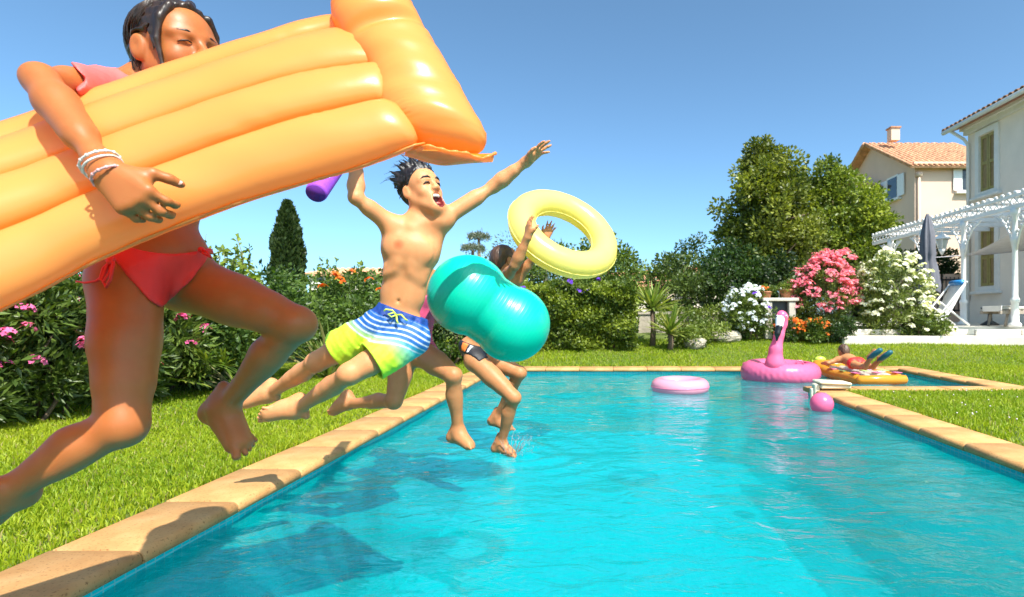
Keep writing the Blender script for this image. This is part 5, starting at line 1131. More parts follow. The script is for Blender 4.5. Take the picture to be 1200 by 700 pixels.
for sx_ in (-1, 1):                                   # printed wing folds on the ring
    w_ = MB(); 
    for k in range(4): w_.ell(c + Vector((sx_ * (.37 + .03 * k), -.12 + .12 * k, .145 - .008 * k)), (.05, .10, .012), Euler((0, sx_ * .3, .2 * sx_)).to_matrix(), 10, 6)
    w_.obj('wing', plain('wing_print', (.75, .05, .22), .3, .1, 20, 0) if 'wing_print' not in MATS else MATS['wing_print'], fl, True, kind='stuff')
mb = MB(); mb.tube([c + Vector((.1, -.38, .16)), c + Vector((.12, -.36, .2)), c + Vector((.18, -.37, .2)), c + Vector((.2, -.39, .155))], .012, 8); mb.obj('handle', PINK, fl, True)

# patterned float with the lying child
CLEARV = vinyl('float_clear_vinyl', (.86, .80, .74), .5, .15, tc=(.9, .85, .75)); AMBER = vinyl('float_amber_vinyl', (.90, .42, .04), .4, .2)
fo = thing('lounge_float', Vector((3.72, 8.24, WZ)), 'patterned clear and orange float lounger under the lying child', 'pool float')
ux, uy = Vector((.10, -1, 0)).normalized(), Vector((1, .10, 0)).normalized(); c = Vector((3.72, 8.24, WZ + .07))
for i in range(5):
    w0 = (i - 2) * .15; mb = MB(); pts = [c + uy * w0 + ux * (q * .58) + Vector((0, 0, .05 * max(0, -q) ** 2)) for q in np.linspace(-1, 1, 15)]
    rr_ = [.078 * math.sqrt(max(.05, 1 - abs(q) ** 8)) for q in np.linspace(-1, 1, 15)]; mb.tube(pts, rr_, 14); mb.obj('tube', AMBER if i in (0, 4) else CLEARV, fo, True)
mb = MB(); q0 = c - ux * .58 + Vector((0, 0, .08)); mb.tube([q0 - uy * .4, q0 - uy * .38, q0, q0 + uy * .38, q0 + uy * .4], [.03, .095, .1, .095, .03], 14); mb.obj('pillow', AMBER, fo, True)
mb = MB(); q0 = c + ux * .58 + Vector((0, 0, .0)); mb.tube([q0 - uy * .36, q0 - uy * .33, q0, q0 + uy * .33, q0 + uy * .36], [.02, .06, .065, .06, .02], 14); mb.obj('foot_roll', AMBER, fo, True)
cols_ = [plain('print_pink', (.85, .2, .4), .3, .05, 20, 0), plain('print_white', (.85, .84, .82), .3, .05, 20, 0), plain('print_green', (.45, .7, .25), .3, .05, 20, 0), plain('print_lilac', (.6, .45, .75), .3, .05, 20, 0)]
for i in range(5):
    for k in range(5):
        if (i + k) % 2: continue
        p0 = c + uy * (i - 2) * .15 + ux * (-.16 + k * .15) + Vector((0, 0, .083)); rz = math.atan2(ux.y, ux.x); mb = MB(); mb.box(p0, (.12, .09, .006), Matrix.Rotation(rz, 3, 'Z')); mb.obj('printed_square', cols_[(i * 2 + k) % 4], fo)

# cream pool alarm clipped on the corner of the coping
CREAM = plain('cream_plastic', (.72, .66, .50), .4, .08, 20, .1)
pa = thing('pool_alarm', Vector((2.42, 6.52, 0)), 'cream plastic pool alarm box clipped on the coping corner', 'pool alarm')
mb = MB(); mb.box((2.60, 6.42, .045), (.34, .22, .05), None, .015); mb.obj('base', CREAM, pa); mb = MB(); mb.box((2.59, 6.41, .085), (.36, .25, .03), Euler((0, .05, 0)).to_matrix(), .012); mb.obj('lid', CREAM, pa)
mb = MB(); mb.box((2.40, 6.39, .012), (.06, .10, .12), None, .01); mb.box((2.355, 6.39, -.08), (.035, .05, .20), None, .008); mb.obj('probe', CREAM, pa)

# toy water gun lying on the far coping
TB = plain('toy_blue', (.03, .25, .6), .35, .1, 20, 0); TG = plain('toy_green', (.5, .72, .08), .35, .1, 20, 0); TO = plain('toy_orange', (.9, .25, .03), .35, .1, 20, 0)
wg = thing('water_gun', Vector((3.58, 9.15, 0)), 'blue and green toy water gun lying on the far coping', 'toy'); z0 = .06
mb = MB(); mb.tube([(3.42, 9.12, z0), (3.75, 9.17, z0 + .03)], [.035, .03], 10); mb.box((3.50, 9.13, z0 - .01), (.10, .05, .09), Euler((0, .5, 0)).to_matrix(), .01); mb.obj('body', TB, wg, True, kind='stuff')
mb = MB(); mb.ell((3.5, 9.13, z0 + .07), (.09, .05, .05), None, 14, 8); mb.obj('tank', TG, wg, True); mb = MB(); mb.tube([(3.75, 9.17, z0 + .03), (3.84, 9.185, z0 + .055), (3.88, 9.19, z0 + .06)], [.022, .018, .026], 10); mb.obj('nozzle', TO, wg, True); mb = MB(); mb.tube([(3.36, 9.11, z0 + .03), (3.42, 9.12, z0 + .02)], [.03, .02], 10); mb.obj('plunger', TG, wg, True)

# spray where the foot meets the water
m, t, b = nodemat('splash_water'); b.inputs['Base Color'].default_value = (.95, .98, 1, 1); b.inputs['Transmission Weight'].default_value = .85; b.inputs['Roughness'].default_value = .05; b.inputs['IOR'].default_value = 1.33; SPL = m
mb = MB(); q0 = P(600, 529, 3.83)
for i in range(200):
    a = random.uniform(0, 6.28); r = random.uniform(.0, .1) + .02; h = random.random() ** 1.6 * .19; mb.ell(q0 + Vector((r * math.cos(a) * (1 + h * 4) + .04, r * math.sin(a) * (1 + h * 3), h - .02)), (random.uniform(.0015, .0045),) * 3, None, 6, 4)
for k in range(14):
    a = k / 14 * 6.28; d0 = Vector((math.cos(a), math.sin(a), 0)); mb.tube([q0 + d0 * .05, q0 + d0 * .075 + Vector((0, 0, random.uniform(.03, .07))), q0 + d0 * .11 + Vector((.02, 0, random.uniform(.06, .13)))], [.004, .0025, .0008], 5)
mb.obj('splash', SPL, None, True, label='spray of water drops round the foot entering the pool', cat='splash', kind='stuff')
# ================================================================ villa, pergola, far houses
CREAMW = plain('villa_render', (.86, .74, .63), .9, .06, 1.5, .25, bdist=.01); WHITEW = plain('white_trim', (.80, .77, .73), .7, .05, 4, .1); OLIVE = plain('olive_shutter', (.36, .29, .10), .6, .1, 8, .15); ROOFT = plain('roof_tile', (.46, .23, .13), .9, .35, 7, .5, bdist=.02); ROOF2 = plain('roof_tile_pale', (.58, .30, .17), .9, .35, 3, .5, bdist=.02)
PINKW = plain('pink_render', (.74, .52, .39), .9, .06, .8, .2, bdist=.01); IRON = plain('white_iron', (.80, .78, .76), .45, .05, 8, .1); PAVE = plain('terrace_paving', (.62, .56, .47), .85, .15, 2.5, .3); GLASS = plain('dark_glass', (.04, .05, .06), .1, .1, 3, 0); GREYF = plain('grey_canvas', (.14, .14, .17), .85, .12, 14, .3); CANVAS = plain('pale_canvas', (.55, .53, .56), .85, .08, 8, .2); WOODG = plain('grey_wood', (.36, .30, .24), .8, .2, 14, .4); METD = plain('dark_metal', (.03, .03, .035), .4, .2, 10, 0); TERRA = plain('terracotta', (.45, .19, .10), .85, .15, 9, .3)
TZ = .60
# terrace with kerb stones
mb = MB(); mb.box((11.5, 16.5, TZ - .4), (13.6, 9.0, .8)); ter = mb.obj('terrace', PAVE, kind='structure')
mk = None
for i in range(12):
    if mk is None: q = MB(); q.box((0, 0, 0), (.94, .45, .12), None, .015); mk = q.mesh('kerb_stone', PAVE, False)
    o = bpy.data.objects.new('kerb_stone', mk); o.location = (5.2 + i * .95, 11.75, TZ - .11 + random.uniform(-.004, .004)); put(o, ter)
# path strip in front of the terrace
mb = MB(); mb.box((10.6, 11.35, .33), (11.8, .5, .2), None, .02); mb.obj('path', PAVE, kind='structure')
# ---- villa: the wall that faces the pool (X = VXW)
VXW, VY0, VY1, EZ = 11.6, 9.5, 18.0, 6.75
vl = thing('villa', Vector((VXW, VY1, TZ)), 'two-storey cream villa with olive shutters behind the pergola', 'house')
wins = [(16.72, 17.40, 4.62, 6.32), (14.15, 14.85, 4.62, 6.32), (16.72, 17.40, 1.72, 3.45), (14.15, 14.85, 1.72, 3.45)]
ysx = sorted({VY0, VY1} | {a for w_ in wins for a in w_[:2]}); zsx = sorted({TZ, EZ} | {a for w_ in wins for a in w_[2:]}); mb = MB()
for i in range(len(ysx) - 1):
    for j in range(len(zsx) - 1):
        ya, yb, za_, zb_ = ysx[i], ysx[i + 1], zsx[j], zsx[j + 1]
        if any(w_[0] <= ya and yb <= w_[1] and w_[2] <= za_ and zb_ <= w_[3] for w_ in wins): continue
        mb.add([(VXW, ya, za_), (VXW, ya, zb_), (VXW, yb, zb_), (VXW, yb, za_)], [(0, 1, 2, 3)])
for (ya, yb, za_, zb_) in wins:
    x2 = VXW + .18; mb.add([(VXW, ya, za_), (VXW, yb, za_), (VXW, yb, zb_), (VXW, ya, zb_), (x2, ya, za_), (x2, yb, za_), (x2, yb, zb_), (x2, ya, zb_)], [(0, 1, 5, 4), (1, 2, 6, 5), (2, 3, 7, 6), (3, 0, 4, 7), (4, 5, 6, 7)])
mb.add([(VXW, VY1, TZ), (VXW, VY1, EZ), (22, VY1, EZ), (22, VY1, TZ)], [(0, 1, 2, 3)]); mb.add([(VXW, VY0, TZ), (22, VY0, TZ), (22, VY0, EZ), (VXW, VY0, EZ)], [(0, 1, 2, 3)]); mb.obj('wall', CREAMW, vl)
mb = MB(); mb.box((VXW - .025, (VY0 + VY1) / 2, TZ + .34), (.05, VY1 - VY0, .68)); mb.obj('plinth', CREAMW, vl)
mb = MB(); mb.box((VXW - .06, (VY0 + VY1) / 2, EZ - .1), (.12, VY1 - VY0 + .1, .2)); mb.box((VXW - .12, (VY0 + VY1) / 2, EZ - .03), (.24, VY1 - VY0 + .12, .08)); mb.obj('cornice', WHITEW, vl)
for (ya, yb, za_, zb_) in wins:
    ym = (ya + yb) / 2; wf = MB()
    for (c, d) in (((VXW - .03, ya - .09, (za_ + zb_) / 2), (.06, .17, zb_ - za_ + .36)), ((VXW - .03, yb + .09, (za_ + zb_) / 2), (.06, .17, zb_ - za_ + .36)), ((VXW - .032, ym, zb_ + .1), (.064, yb - ya, .17)), ((VXW - .032, ym, za_ - .09), (.064, yb - ya, .14))): wf.box(c, d)
    wo = wf.obj('window', WHITEW, vl); sl = MB(); sl.box((VXW - .09, ym, za_ - .2), (.18, yb - ya + .55, .09), None, .02); sl.obj('sill', WHITEW, wo)
    for s in (0, 1):
        y_a, y_b = (ya, ym - .008) if s == 0 else (ym + .008, yb); sh = MB(); x = VXW + .03
        for (c, d) in (((x, y_a + .035, (za_ + zb_) / 2), (.045, .06, zb_ - za_ - .02)), ((x, y_b - .035, (za_ + zb_) / 2), (.045, .06, zb_ - za_ - .02)), ((x, (y_a + y_b) / 2, zb_ - .05), (.044, y_b - y_a - .13, .08)), ((x, (y_a + y_b) / 2, za_ + .05), (.044, y_b - y_a - .13, .08)), ((x, (y_a + y_b) / 2, (za_ + zb_) / 2), (.044, y_b - y_a - .13, .09))): sh.box(c, d)
        so = sh.obj('shutter', OLIVE, wo); pn = MB(); pn.box((x + .015, (y_a + y_b) / 2, (za_ + zb_) / 2), (.012, y_b - y_a - .12, zb_ - za_ - .1)); pn.obj('shutter_panel', plain('shutter_panel', (.30, .21, .10), .7, .15, 8, .2) if 'shutter_panel' not in MATS else MATS['shutter_panel'], so)
# roof with the row of tile ends
rf = MB(); ez = EZ + .02; ov = .55; rs = .33
rf.add([(VXW - ov, VY0 - .4, ez), (VXW - ov, VY1 + .45, ez), (VXW + 6, VY1 + .45, ez + 6.55 * rs), (VXW + 6, VY0 - .4, ez + 6.55 * rs), (VXW - ov, VY0 - .4, ez - .06), (VXW - ov, VY1 + .45, ez - .06), (VXW + 6, VY1 + .45, ez + 6.55 * rs - .06), (VXW + 6, VY0 - .4, ez + 6.55 * rs - .06)], [(0, 1, 2, 3), (7, 6, 5, 4), (0, 4, 5, 1), (1, 5, 6, 2), (2, 6, 7, 3), (3, 7, 4, 0)]); roof = rf.obj('roof', ROOFT, vl)
def half_tile(L, r, n=6, th=.014):
    mb = MB(); V = []
    for x, q in ((0, 1.0), (L, .82)):
        for rr in (r * q, r * q - th):
            for k in range(n + 1): a = math.pi * k / n; V.append((x, rr * math.cos(a), rr * math.sin(a)))
    k = n + 1; F = []
    for i in range(n): F += [(i, i + 1, 2 * k + i + 1, 2 * k + i), (k + i + 1, k + i, 3 * k + i, 3 * k + i + 1), (i + 1, i, k + i, k + i + 1)]
    mb.add(V, F); return mb
tm = half_tile(.6, .1).mesh('roof_tile', ROOFT, True)
y = VY0 + 3.2
while y < VY1 + .4:
    o = bpy.data.objects.new('roof_tile', tm); o.location = (VXW - ov - .05, y, ez - .01); o.rotation_euler = (random.uniform(-.03, .03), -math.atan(rs), random.uniform(-.02, .02)); put(o, roof); y += .215
ch = MB(); ch.box((VXW + 1.05, 15.4, EZ + 1.0), (.5, .5, 1.3)); co = ch.obj('chimney', CREAMW, roof); 
cp = MB(); cp.box((VXW + 1.05, 15.55, EZ + 1.78), (.72, .72, .07)); 
for dx in (-.2, .2):
    for dy in (-.2, .2): cp.box((VXW + 1.05 + dx, 15.55 + dy, EZ + 1.70), (.09, .09, .1))
cp.obj('chimney_cap', ROOFT, roof, kind='stuff')
mb = MB(); gx_, gy_ = VXW - ov - .06, VY1 + .3; mb.tube([(gx_, VY0, ez - .06), (gx_, gy_, ez - .06)], .07, 8); mb.tube([(gx_ + .02, VY1 - .05, ez - .1), (VXW - .2, VY1 - .12, ez - .38), (VXW - .08, VY1 - .12, ez - .55), (VXW - .08, VY1 - .12, TZ)], .05, 8); mb.obj('downpipe', WHITEW, vl, True, kind='stuff')

# ---- white iron pergola
pg = thing('pergola', Vector((8.5, 13.4, TZ)), 'white cast-iron pergola with scrolled brackets along the villa terrace', 'pergola'); PX = 8.55; BZ = 3.05
posts = [13.43, 11.75, 15.15, 16.85]
def scroll(c, r0, turns, ax_u, ax_v, r=.018, n=22):
    return [Vector(c) + (Vector(ax_u) * math.cos(a) + Vector(ax_v) * math.sin(a)) * (r0 * (1 - .8 * i / n)) for i, a in enumerate([turns * 2 * math.pi * i / n for i in range(n + 1)])]
for y in posts:
    mb = MB(); mb.lathe((PX, y, TZ), [(.12, 0), (.12, .06), (.075, .1), (.07, .5), (.085, .52), (.085, .58), (.055, .62), (.05, 1.75), (.07, 1.78), (.07, 1.84), (.05, 1.88), (.05, BZ - TZ - .16), (.085, BZ - TZ - .12), (.085, BZ - TZ)], 14); po = mb.obj('post', IRON, pg, True)
    for s in (-1, 1):
        pts = [(PX, y + s * .05, BZ - .85), (PX, y + s * .14, BZ - .5), (PX, y + s * .34, BZ - .22), (PX, y + s * .62, BZ - .06)]; mb = MB(); mb.tube(pts, .02, 6)
        mb.tube(scroll((PX, y + s * .17, BZ - .2), .12, 1.4, (0, s, 0), (0, 0, 1)), .014, 5); mb.tube(scroll((PX, y + s * .38, BZ - .11), .07, 1.3, (0, s, 0), (0, 0, 1)), .012, 5); mb.tube(scroll((PX, y + s * .09, BZ - .52), .06, 1.2, (0, s, 0), (0, 0, 1)), .012, 5)
        for k in range(5): mb.ell((PX, y + s * (.08 + .1 * k), BZ - .45 + .09 * k), (.025, .03, .03), None, 8, 5)
        mb.obj('bracket', IRON, pg, True, kind='stuff')
mb = MB(); mb.box((PX, 13.8, BZ + .04), (.08, 8.2, .08)); mb.box((PX, 13.8, BZ + .27), (.08, 8.2, .06)); mb.obj('beam', IRON, pg, kind='stuff')
mb = MB(); y = 9.8
while y < 17.8:
    mb.tube([(PX, y, BZ + .08), (PX, y + .2, BZ + .25)], .014, 5); mb.tube([(PX, y + .2, BZ + .08), (PX, y, BZ + .25)], .014, 5); mb.ell((PX - .02, y + .1, BZ + .33), (.03, .06, .04), None, 8, 5); y += .2
mb.obj('lattice', IRON, pg, True, kind='stuff')
for y in np.arange(10.2, 17.9, .85): mb = MB(); mb.box(((PX + VXW) / 2 + .05, y, BZ + .36), (VXW - PX - .1, .06, .1)); mb.obj('rafter', IRON, pg)
# shade sail, lantern, parasol, loungers
sa = thing('shade_sail', Vector((9.6, 13.2, 2.4)), 'pale grey shade sail stretched low beneath the pergola', 'shade sail'); c0, c1, c2 = Vector((9.3, 14.6, 2.38)), Vector((8.7, 11.2, 3.0)), Vector((11.4, 12.2, 2.75)); V = []; F = []; n = 14; idx_ = {}
for i in range(n + 1):
    for j in range(n + 1 - i):
        a, b_ = i / n, j / n; c_ = 1 - a - b_; p = c0 * c_ + c1 * a + c2 * b_; p = p + Vector((0, 0, -.55 * (a * b_ + a * c_ + b_ * c_))); idx_[(i, j)] = len(V); V.append(tuple(p))
for i in range(n):
    for j in range(n - i):
        F.append((idx_[(i, j)], idx_[(i + 1, j)], idx_[(i, j + 1)]))
        if j < n - i - 1: F.append((idx_[(i + 1, j)], idx_[(i + 1, j + 1)], idx_[(i, j + 1)]))
so = mobj('sail_cloth', mesh_np('sail_cloth', V, F, CANVAS), sa); sd = so.modifiers.new('thick', 'SOLIDIFY'); sd.thickness = .006
mb = MB(); mb.tube([c0, Vector((8.6, 15.1, 2.36)), Vector((7.6, 15.9, 2.40))], .012, 6); mb.obj('rope', CANVAS, sa, True)
ln = thing('hanging_lantern', P(1104, 286, 14.2), 'white lantern hanging under the pergola beside the parasol', 'lantern'); c = P(1104, 283, 14.2)
mb = MB(); mb.lathe(c + Vector((0, 0, .0)), [(.015, .26), (.02, .2), (.07, .17), (.21, .07), (.22, .05), (.2, .05)], 6); mb.obj('roof', IRON, ln); mb = MB(); mb.lathe(c, [(.05, -.24), (.08, -.2), (.15, .04)], 6); mb.obj('glass', plain('lantern_glass', (.5, .5, .48), .15, .05, 8, 0), ln)
mb = MB()
for k in range(6): a = k * math.pi / 3; mb.tube([c + Vector((.155 * math.cos(a), .155 * math.sin(a), .05)), c + Vector((.085 * math.cos(a), .085 * math.sin(a), -.21))], .012, 5)
mb.lathe(c, [(.02, -.34), (.06, -.26), (.09, -.2)], 8); mb.tube([c + Vector((0, 0, .25)), c + Vector((0, 0, .7))], .01, 5); mb.obj('frame', IRON, ln, True, kind='stuff')
pr_ = thing('parasol', P(1087, 384, 12.6), 'closed dark grey parasol standing behind the white oleander', 'parasol'); b0 = Vector((P(1087, 384, 12.6).x, 12.6, TZ)); mb = MB(); mb.tube([b0, b0 + Vector((0, 0, 2.5))], .025, 8); mb.lathe(b0, [(.26, 0), (.26, .05), (.06, .09), (.05, .3)], 16); mb.obj('pole', WOODG, pr_, True, kind='stuff')
mb = MB(); n = 28; V = []
for i, (z, r) in enumerate(((.75, .20), (.9, .21), (1.3, .17), (1.5, .13), (1.6, .15), (2.0, .13), (2.35, .07), (2.5, .02))):
    for k in range(n): a = 2 * math.pi * k / n; q = r * (1 + .28 * math.sin(8 * a + z)); V.append(b0 + Vector((q * math.cos(a), q * math.sin(a), z + (.06 * math.sin(4 * a) if i == 0 else 0))))
mb.add(V, [(i * n + k, i * n + (k + 1) % n, (i + 1) * n + (k + 1) % n, (i + 1) * n + k) for i in range(7) for k in range(n)]); mb.obj('canopy', GREYF, pr_, True)
# white deck chair
def deck_chair():
    o = Vector((P(1107, 384, 12.4).x, 12.4, TZ)); t_ = thing('deck_chair', o, 'white sling deck chair reclined beside the pergola post', 'deck chair')
    for s in (-.27, .27):
        mb = MB(); mb.tube([o + Vector((-.45, s, .02)), o + Vector((.30, s, .95))], .02, 6); mb.obj('side_rail', IRON, t_, True); mb = MB(); mb.tube([o + Vector((.38, s * .92, .02)), o + Vector((-.25, s * .92, .52))], .02, 6); mb.obj('leg', IRON, t_, True)
    mb = MB(); V = []; 
    for i in range(13):
        u = i / 12; p = o + Vector((-.42 + .72 * u, 0, .06 + .9 * u - .26 * math.sin(math.pi * u) * (1 - .3 * u))); V += [p + Vector((0, -.26, 0)), p + Vector((0, .26, 0)), p + Vector((.01, .26, -.012)), p + Vector((.01, -.26, -.012))]
    mb.add(V, [(i * 4 + k, i * 4 + (k + 1) % 4, i * 4 + 4 + (k + 1) % 4, i * 4 + 4 + k) for i in range(12) for k in range(4)]); mb.obj('sling', plain('white_canvas', (.78, .77, .74), .8, .05, 8, .2), t_, True)
    mb = MB(); mb.tube([o + Vector((.3, -.3, .95)), o + Vector((.3, .3, .95))], .022, 6); mb.obj('cross_bar', IRON, t_, True); mb = MB(); mb.tube([o + Vector((.27, -.2, .95)), o + Vector((.27, .2, .95))], [.06, .06], 10); mb.obj('head_pillow', TB, t_, True)
deck_chair()
o = Vector((P(1190, 386, 12.2).x, 12.2, TZ)); t_ = thing('sun_lounger', o, 'wooden sun lounger with pale cushion under the shade sail', 'sun lounger')
for s in (-.3, .3): mb = MB(); mb.box(o + Vector((.4, s, .30)), (1.9, .05, .07)); mb.obj('side_rail', WOODG, t_)
for x in (-.35, 1.1):
    for s in (-.26, .26): mb = MB(); mb.tube([o + Vector((x, s, .28)), o + Vector((x - .06, s, 0))], [.03, .025], 6); mb.obj('leg', WOODG, t_, True)
for k in range(9): mb = MB(); mb.box(o + Vector((-.4 + k * .13, 0, .345)), (.09, .58, .02)); mb.obj('slat', WOODG, t_)
mb = MB(); mb.box(o + Vector((.05, 0, .39)), (1.1, .56, .07), None, .025); mb.box(o + Vector((.92, 0, .58)), (.75, .56, .07), Euler((0, -.55, 0)).to_matrix(), .025); mb.obj('cushion', plain('lounger_cushion', (.62, .6, .55), .85, .08, 8, .2), t_, kind='stuff')
mb = MB(); mb.box(o + Vector((-.38, 0, .435)), (.25, .6, .012)); mb.box(o + Vector((-.51, 0, .38)), (.012, .6, .12)); mb.obj('towel', WHITEW, t_, kind='stuff')
mb = MB(); q0 = Vector((P(1160, 383, 13.2).x, 13.2, TZ)); mb.lathe(q0, [(.16, 0), (.2, .02), (.05, .12), (.04, .34), (.18, .38), (.19, .42)], 16); mb.obj('side_table', METD, None, True, label='small dark side table behind the sun lounger', cat='table')
# back garden wall with iron gate and climber, between villa and garden
mb = MB(); bx0 = P(1085, 0, 19.6).x; mb.box((bx0 - .3, 19.6, 1.3), (1.6, .3, 1.9)); mb.box((12.2, 19.6, 1.3), (1.2, .3, 1.9)); mb.box((11.3, 19.65, .75), (3.5, .25, .6)); mb.obj('courtyard_wall', PINKW, None, label='low rendered courtyard wall behind the pergola', cat='wall', kind='stuff')
gt = thing('iron_gate', Vector((11.6, 19.5, 1.0)), 'iron railing gate behind the closed parasol', 'gate')
for x in np.arange(10.65, 12.5, .14): mb = MB(); mb.tube([(x, 19.42, .95), (x, 19.42, 2.15)], .015, 5); mb.obj('bar', METD, gt, True)
for z in (1.0, 2.05): mb = MB(); mb.box((11.6, 19.42, z), (2.0, .03, .05)); mb.obj('rail', METD, gt)
t_, cen = shrub('climbing_plant', 'dark climber arching over the courtyard wall behind the lantern', (11.6, 19.9, 1.6), (1.25, .4, .75), 50, 5500, .25, .1, .3, DK_D, (.07, .11, .02), 'climber', nst=4, lift=.3, shell=.4)

# ---- outdoor sink with pots
SINK = plain('sink_stone', (.50, .45, .38), .85, .2, 5, .4); sk = thing('outdoor_sink', Vector((3.58, 11.75, .38)), 'pale stone outdoor counter with a dark hollow front', 'outdoor counter'); z0 = .36
for x in (3.38, 3.86): mb = MB(); mb.box((x, 11.8, z0 + .38), (.14, .5, .76), None, .01); mb.obj('pillar', SINK, sk)
mb = MB(); mb.box((3.62, 11.8, z0 + .8), (.74, .56, .07), None, .012); mb.obj('counter_top', SINK, sk); mb = MB(); mb.box((3.62, 11.7, z0 + .57), (.34, .04, .38)); mb.obj('hollow_shade', METD, sk)  # near-black sheet stands in for the shaded hollow between the pillars
mb = MB(); mb.box((3.62, 11.9, z0 + .15), (.34, .3, .3)); mb.obj('lower_panel', SINK, sk)
mb = MB(); mb.tube([(3.7, 11.9, z0 + .83), (3.7, 11.9, z0 + 1.02), (3.7, 11.8, z0 + 1.05), (3.7, 11.76, z0 + 1.0)], .012, 6); mb.obj('tap', IRON, sk, True)
for i, (x, r, lb) in enumerate(((3.42, .115, 'smaller terracotta pot of plants on the outdoor counter'), (3.84, .15, 'larger terracotta pot of plants on the outdoor counter'))):
    b0 = Vector((x, 11.85, z0 + .836)); t_ = thing('flower_pot', b0, lb, 'flower pot'); mb = MB(); mb.lathe(b0, [(r * .6, 0), (r * .72, .03), (r * .95, r * 1.0), (r * 1.1, r * 1.0), (r * 1.1, r * 1.25), (r * .9, r * 1.25)], 20); mb.obj('pot', TERRA, t_, True); crown(t_, b0 + Vector((0, 0, r * 1.5)), (r * 1.2, r * 1.1, r * .6), 12, 700, r * .5, .05, .3, (.04, .08, .015), (.22, .27, .04), 'foliage')

# ---- tiled roofs
def tiled_roof(parent, a, b_, c_, d_, mat, pitch=.24, name='roof'):
    """a-b eave, d-c ridge; rows of half-round tiles run up the slope"""
    a, b_, c_, d_ = map(Vector, (a, b_, c_, d_)); n = (b_ - a).cross(d_ - a).normalized(); n = n if n.z > 0 else -n; mb = MB()
    V = [a, b_, c_, d_]; mb.add(V + [v - n * .12 for v in V], [(0, 1, 2, 3), (7, 6, 5, 4), (0, 4, 5, 1), (1, 5, 6, 2), (2, 6, 7, 3), (3, 7, 4, 0)]); ro = mb.obj(name, mat, parent)
    k = max(2, int((b_ - a).length / pitch)); tb = MB()
    for i in range(k + 1):
        u = i / k; p, q = a + (b_ - a) * u, d_ + (c_ - d_) * u; m_ = max(2, int((q - p).length / .45)); pts = []; rr = []
        for j in range(m_):
            for e, r in ((0, 1), (.97, .8)): pts.append(p + (q - p) * ((j + e) / m_) + n * .03); rr.append(pitch * .33 * r)
        tb.tube(pts, rr, 6)
    tb.obj('tile_rows', mat, ro, True, kind='stuff'); return ro
def house(name, label, x0, x1, y0, y1, z0, z1, wall, roofm, rise, wins_=(), ridge='x', ov=.35):
    t_ = thing(name, Vector(((x0 + x1) / 2, y0, z0)), label, 'house'); mb = MB(); V = [(x0, y0, z0), (x1, y0, z0), (x1, y1, z0), (x0, y1, z0), (x0, y0, z1), (x1, y0, z1), (x1, y1, z1), (x0, y1, z1)]; F = [(0, 1, 5, 4), (1, 2, 6, 5), (2, 3, 7, 6), (3, 0, 4, 7)]
    ym = (y0 + y1) / 2; V += [(x0, ym, z1 + rise), (x1, ym, z1 + rise)]; F += [(4, 8, 7), (5, 6, 9)]
    mb.add(V, F); mb.obj('wall', wall, t_)
    s = rise / (ym - y0); tiled_roof(t_, (x0 - ov, y0 - ov, z1 - ov * s + .05), (x1 + ov, y0 - ov, z1 - ov * s + .05), (x1 + ov, ym, z1 + rise + .05), (x0 - ov, ym, z1 + rise + .05), roofm); tiled_roof(t_, (x1 + ov, y1 + ov, z1 - ov * s + .05), (x0 - ov, y1 + ov, z1 - ov * s + .05), (x0 - ov, ym, z1 + rise + .05), (x1 + ov, ym, z1 + rise + .05), roofm, .5)
    for (face, a, za_, wd, hg, shut) in wins_:
        if face == 'f': c = Vector((a, y0, za_)); U = Vector((1, 0, 0)); Nn = Vector((0, -1, 0))
        else: c = Vector((x0, a, za_)); U = Vector((0, -1, 0)); Nn = Vector((-1, 0, 0))
        Mr = Matrix((U, Nn, Vector((0, 0, 1)))).transposed(); wf = MB(); wf.box(c + Nn * .03, (wd + .16, .1, hg + .16), Mr); wo = wf.obj('window', WHITEW, t_); g = MB(); g.box(c + Nn * .075, (wd - .06, .03, hg - .06), Mr); g.obj('pane', GLASS, wo)
        sl = MB(); sl.box(c + Nn * .1 - Vector((0, 0, hg / 2 + .12)), (wd + .5, .25, .1), Mr); sl.obj('sill', WHITEW, wo)
        for s_ in shut: sh = MB(); sh.box(c + U * s_ * (wd * .78) + Nn * .07, (wd * .55, .05, hg), Mr); sh.obj('shutter', IRON, wo)
    return t_
hx = lambda px, y: (px - VX) * y / FPX
# pink house beyond the pergola
y0 = 30.0; zz = lambda py, y: CAM_H - (py - VY) * y / FPX
ph = thing('pink_house', Vector((17, y0, 0)), 'pink rendered house with red tiled roof beyond the pergola', 'house'); x0, x1 = hx(1072, y0), hx(1172, y0); z1 = zz(193, y0); yb = 39.5; xb = x0 + .0
zr = zz(170, 34.75) ; ym = 34.75
mb = MB(); V = [(x0, y0, -1), (x1, y0, -1), (x1, yb, -1), (x0, yb, -1), (x0, y0, z1), (x1, y0, z1), (x1, yb, z1), (x0, yb, z1), (x0, ym, zr), (x1, ym, zr)]; mb.add(V, [(0, 1, 5, 4), (1, 2, 6, 5), (2, 3, 7, 6), (3, 0, 4, 7), (4, 8, 7), (5, 6, 9)]); mb.obj('wall', PINKW, ph)
s = (zr - z1) / (ym - y0); ov = .45; pr1 = tiled_roof(ph, (x0 - ov, y0 - ov, z1 - ov * s + .06), (x1 + ov, y0 - ov, z1 - ov * s + .06), (x1 + ov, ym, zr + .06), (x0 - ov, ym, zr + .06), ROOF2, .26); tiled_roof(ph, (x1 + ov, yb + ov, z1 - ov * s + .06), (x0 - ov, yb + ov, z1 - ov * s + .06), (x0 - ov, ym, zr + .06), (x1 + ov, ym, zr + .06), ROOF2, .5)
mb = MB(); mb.box((hx(1047, 33.2), 33.2, zr + .1), (.5, .5, .7)); c_ = mb.obj('chimney', PINKW, pr1); mb = MB(); mb.box((hx(1047, 33.2), 33.2, zr + .5), (.62, .62, .08)); mb.obj('chimney_cap', ROOFT, pr1)
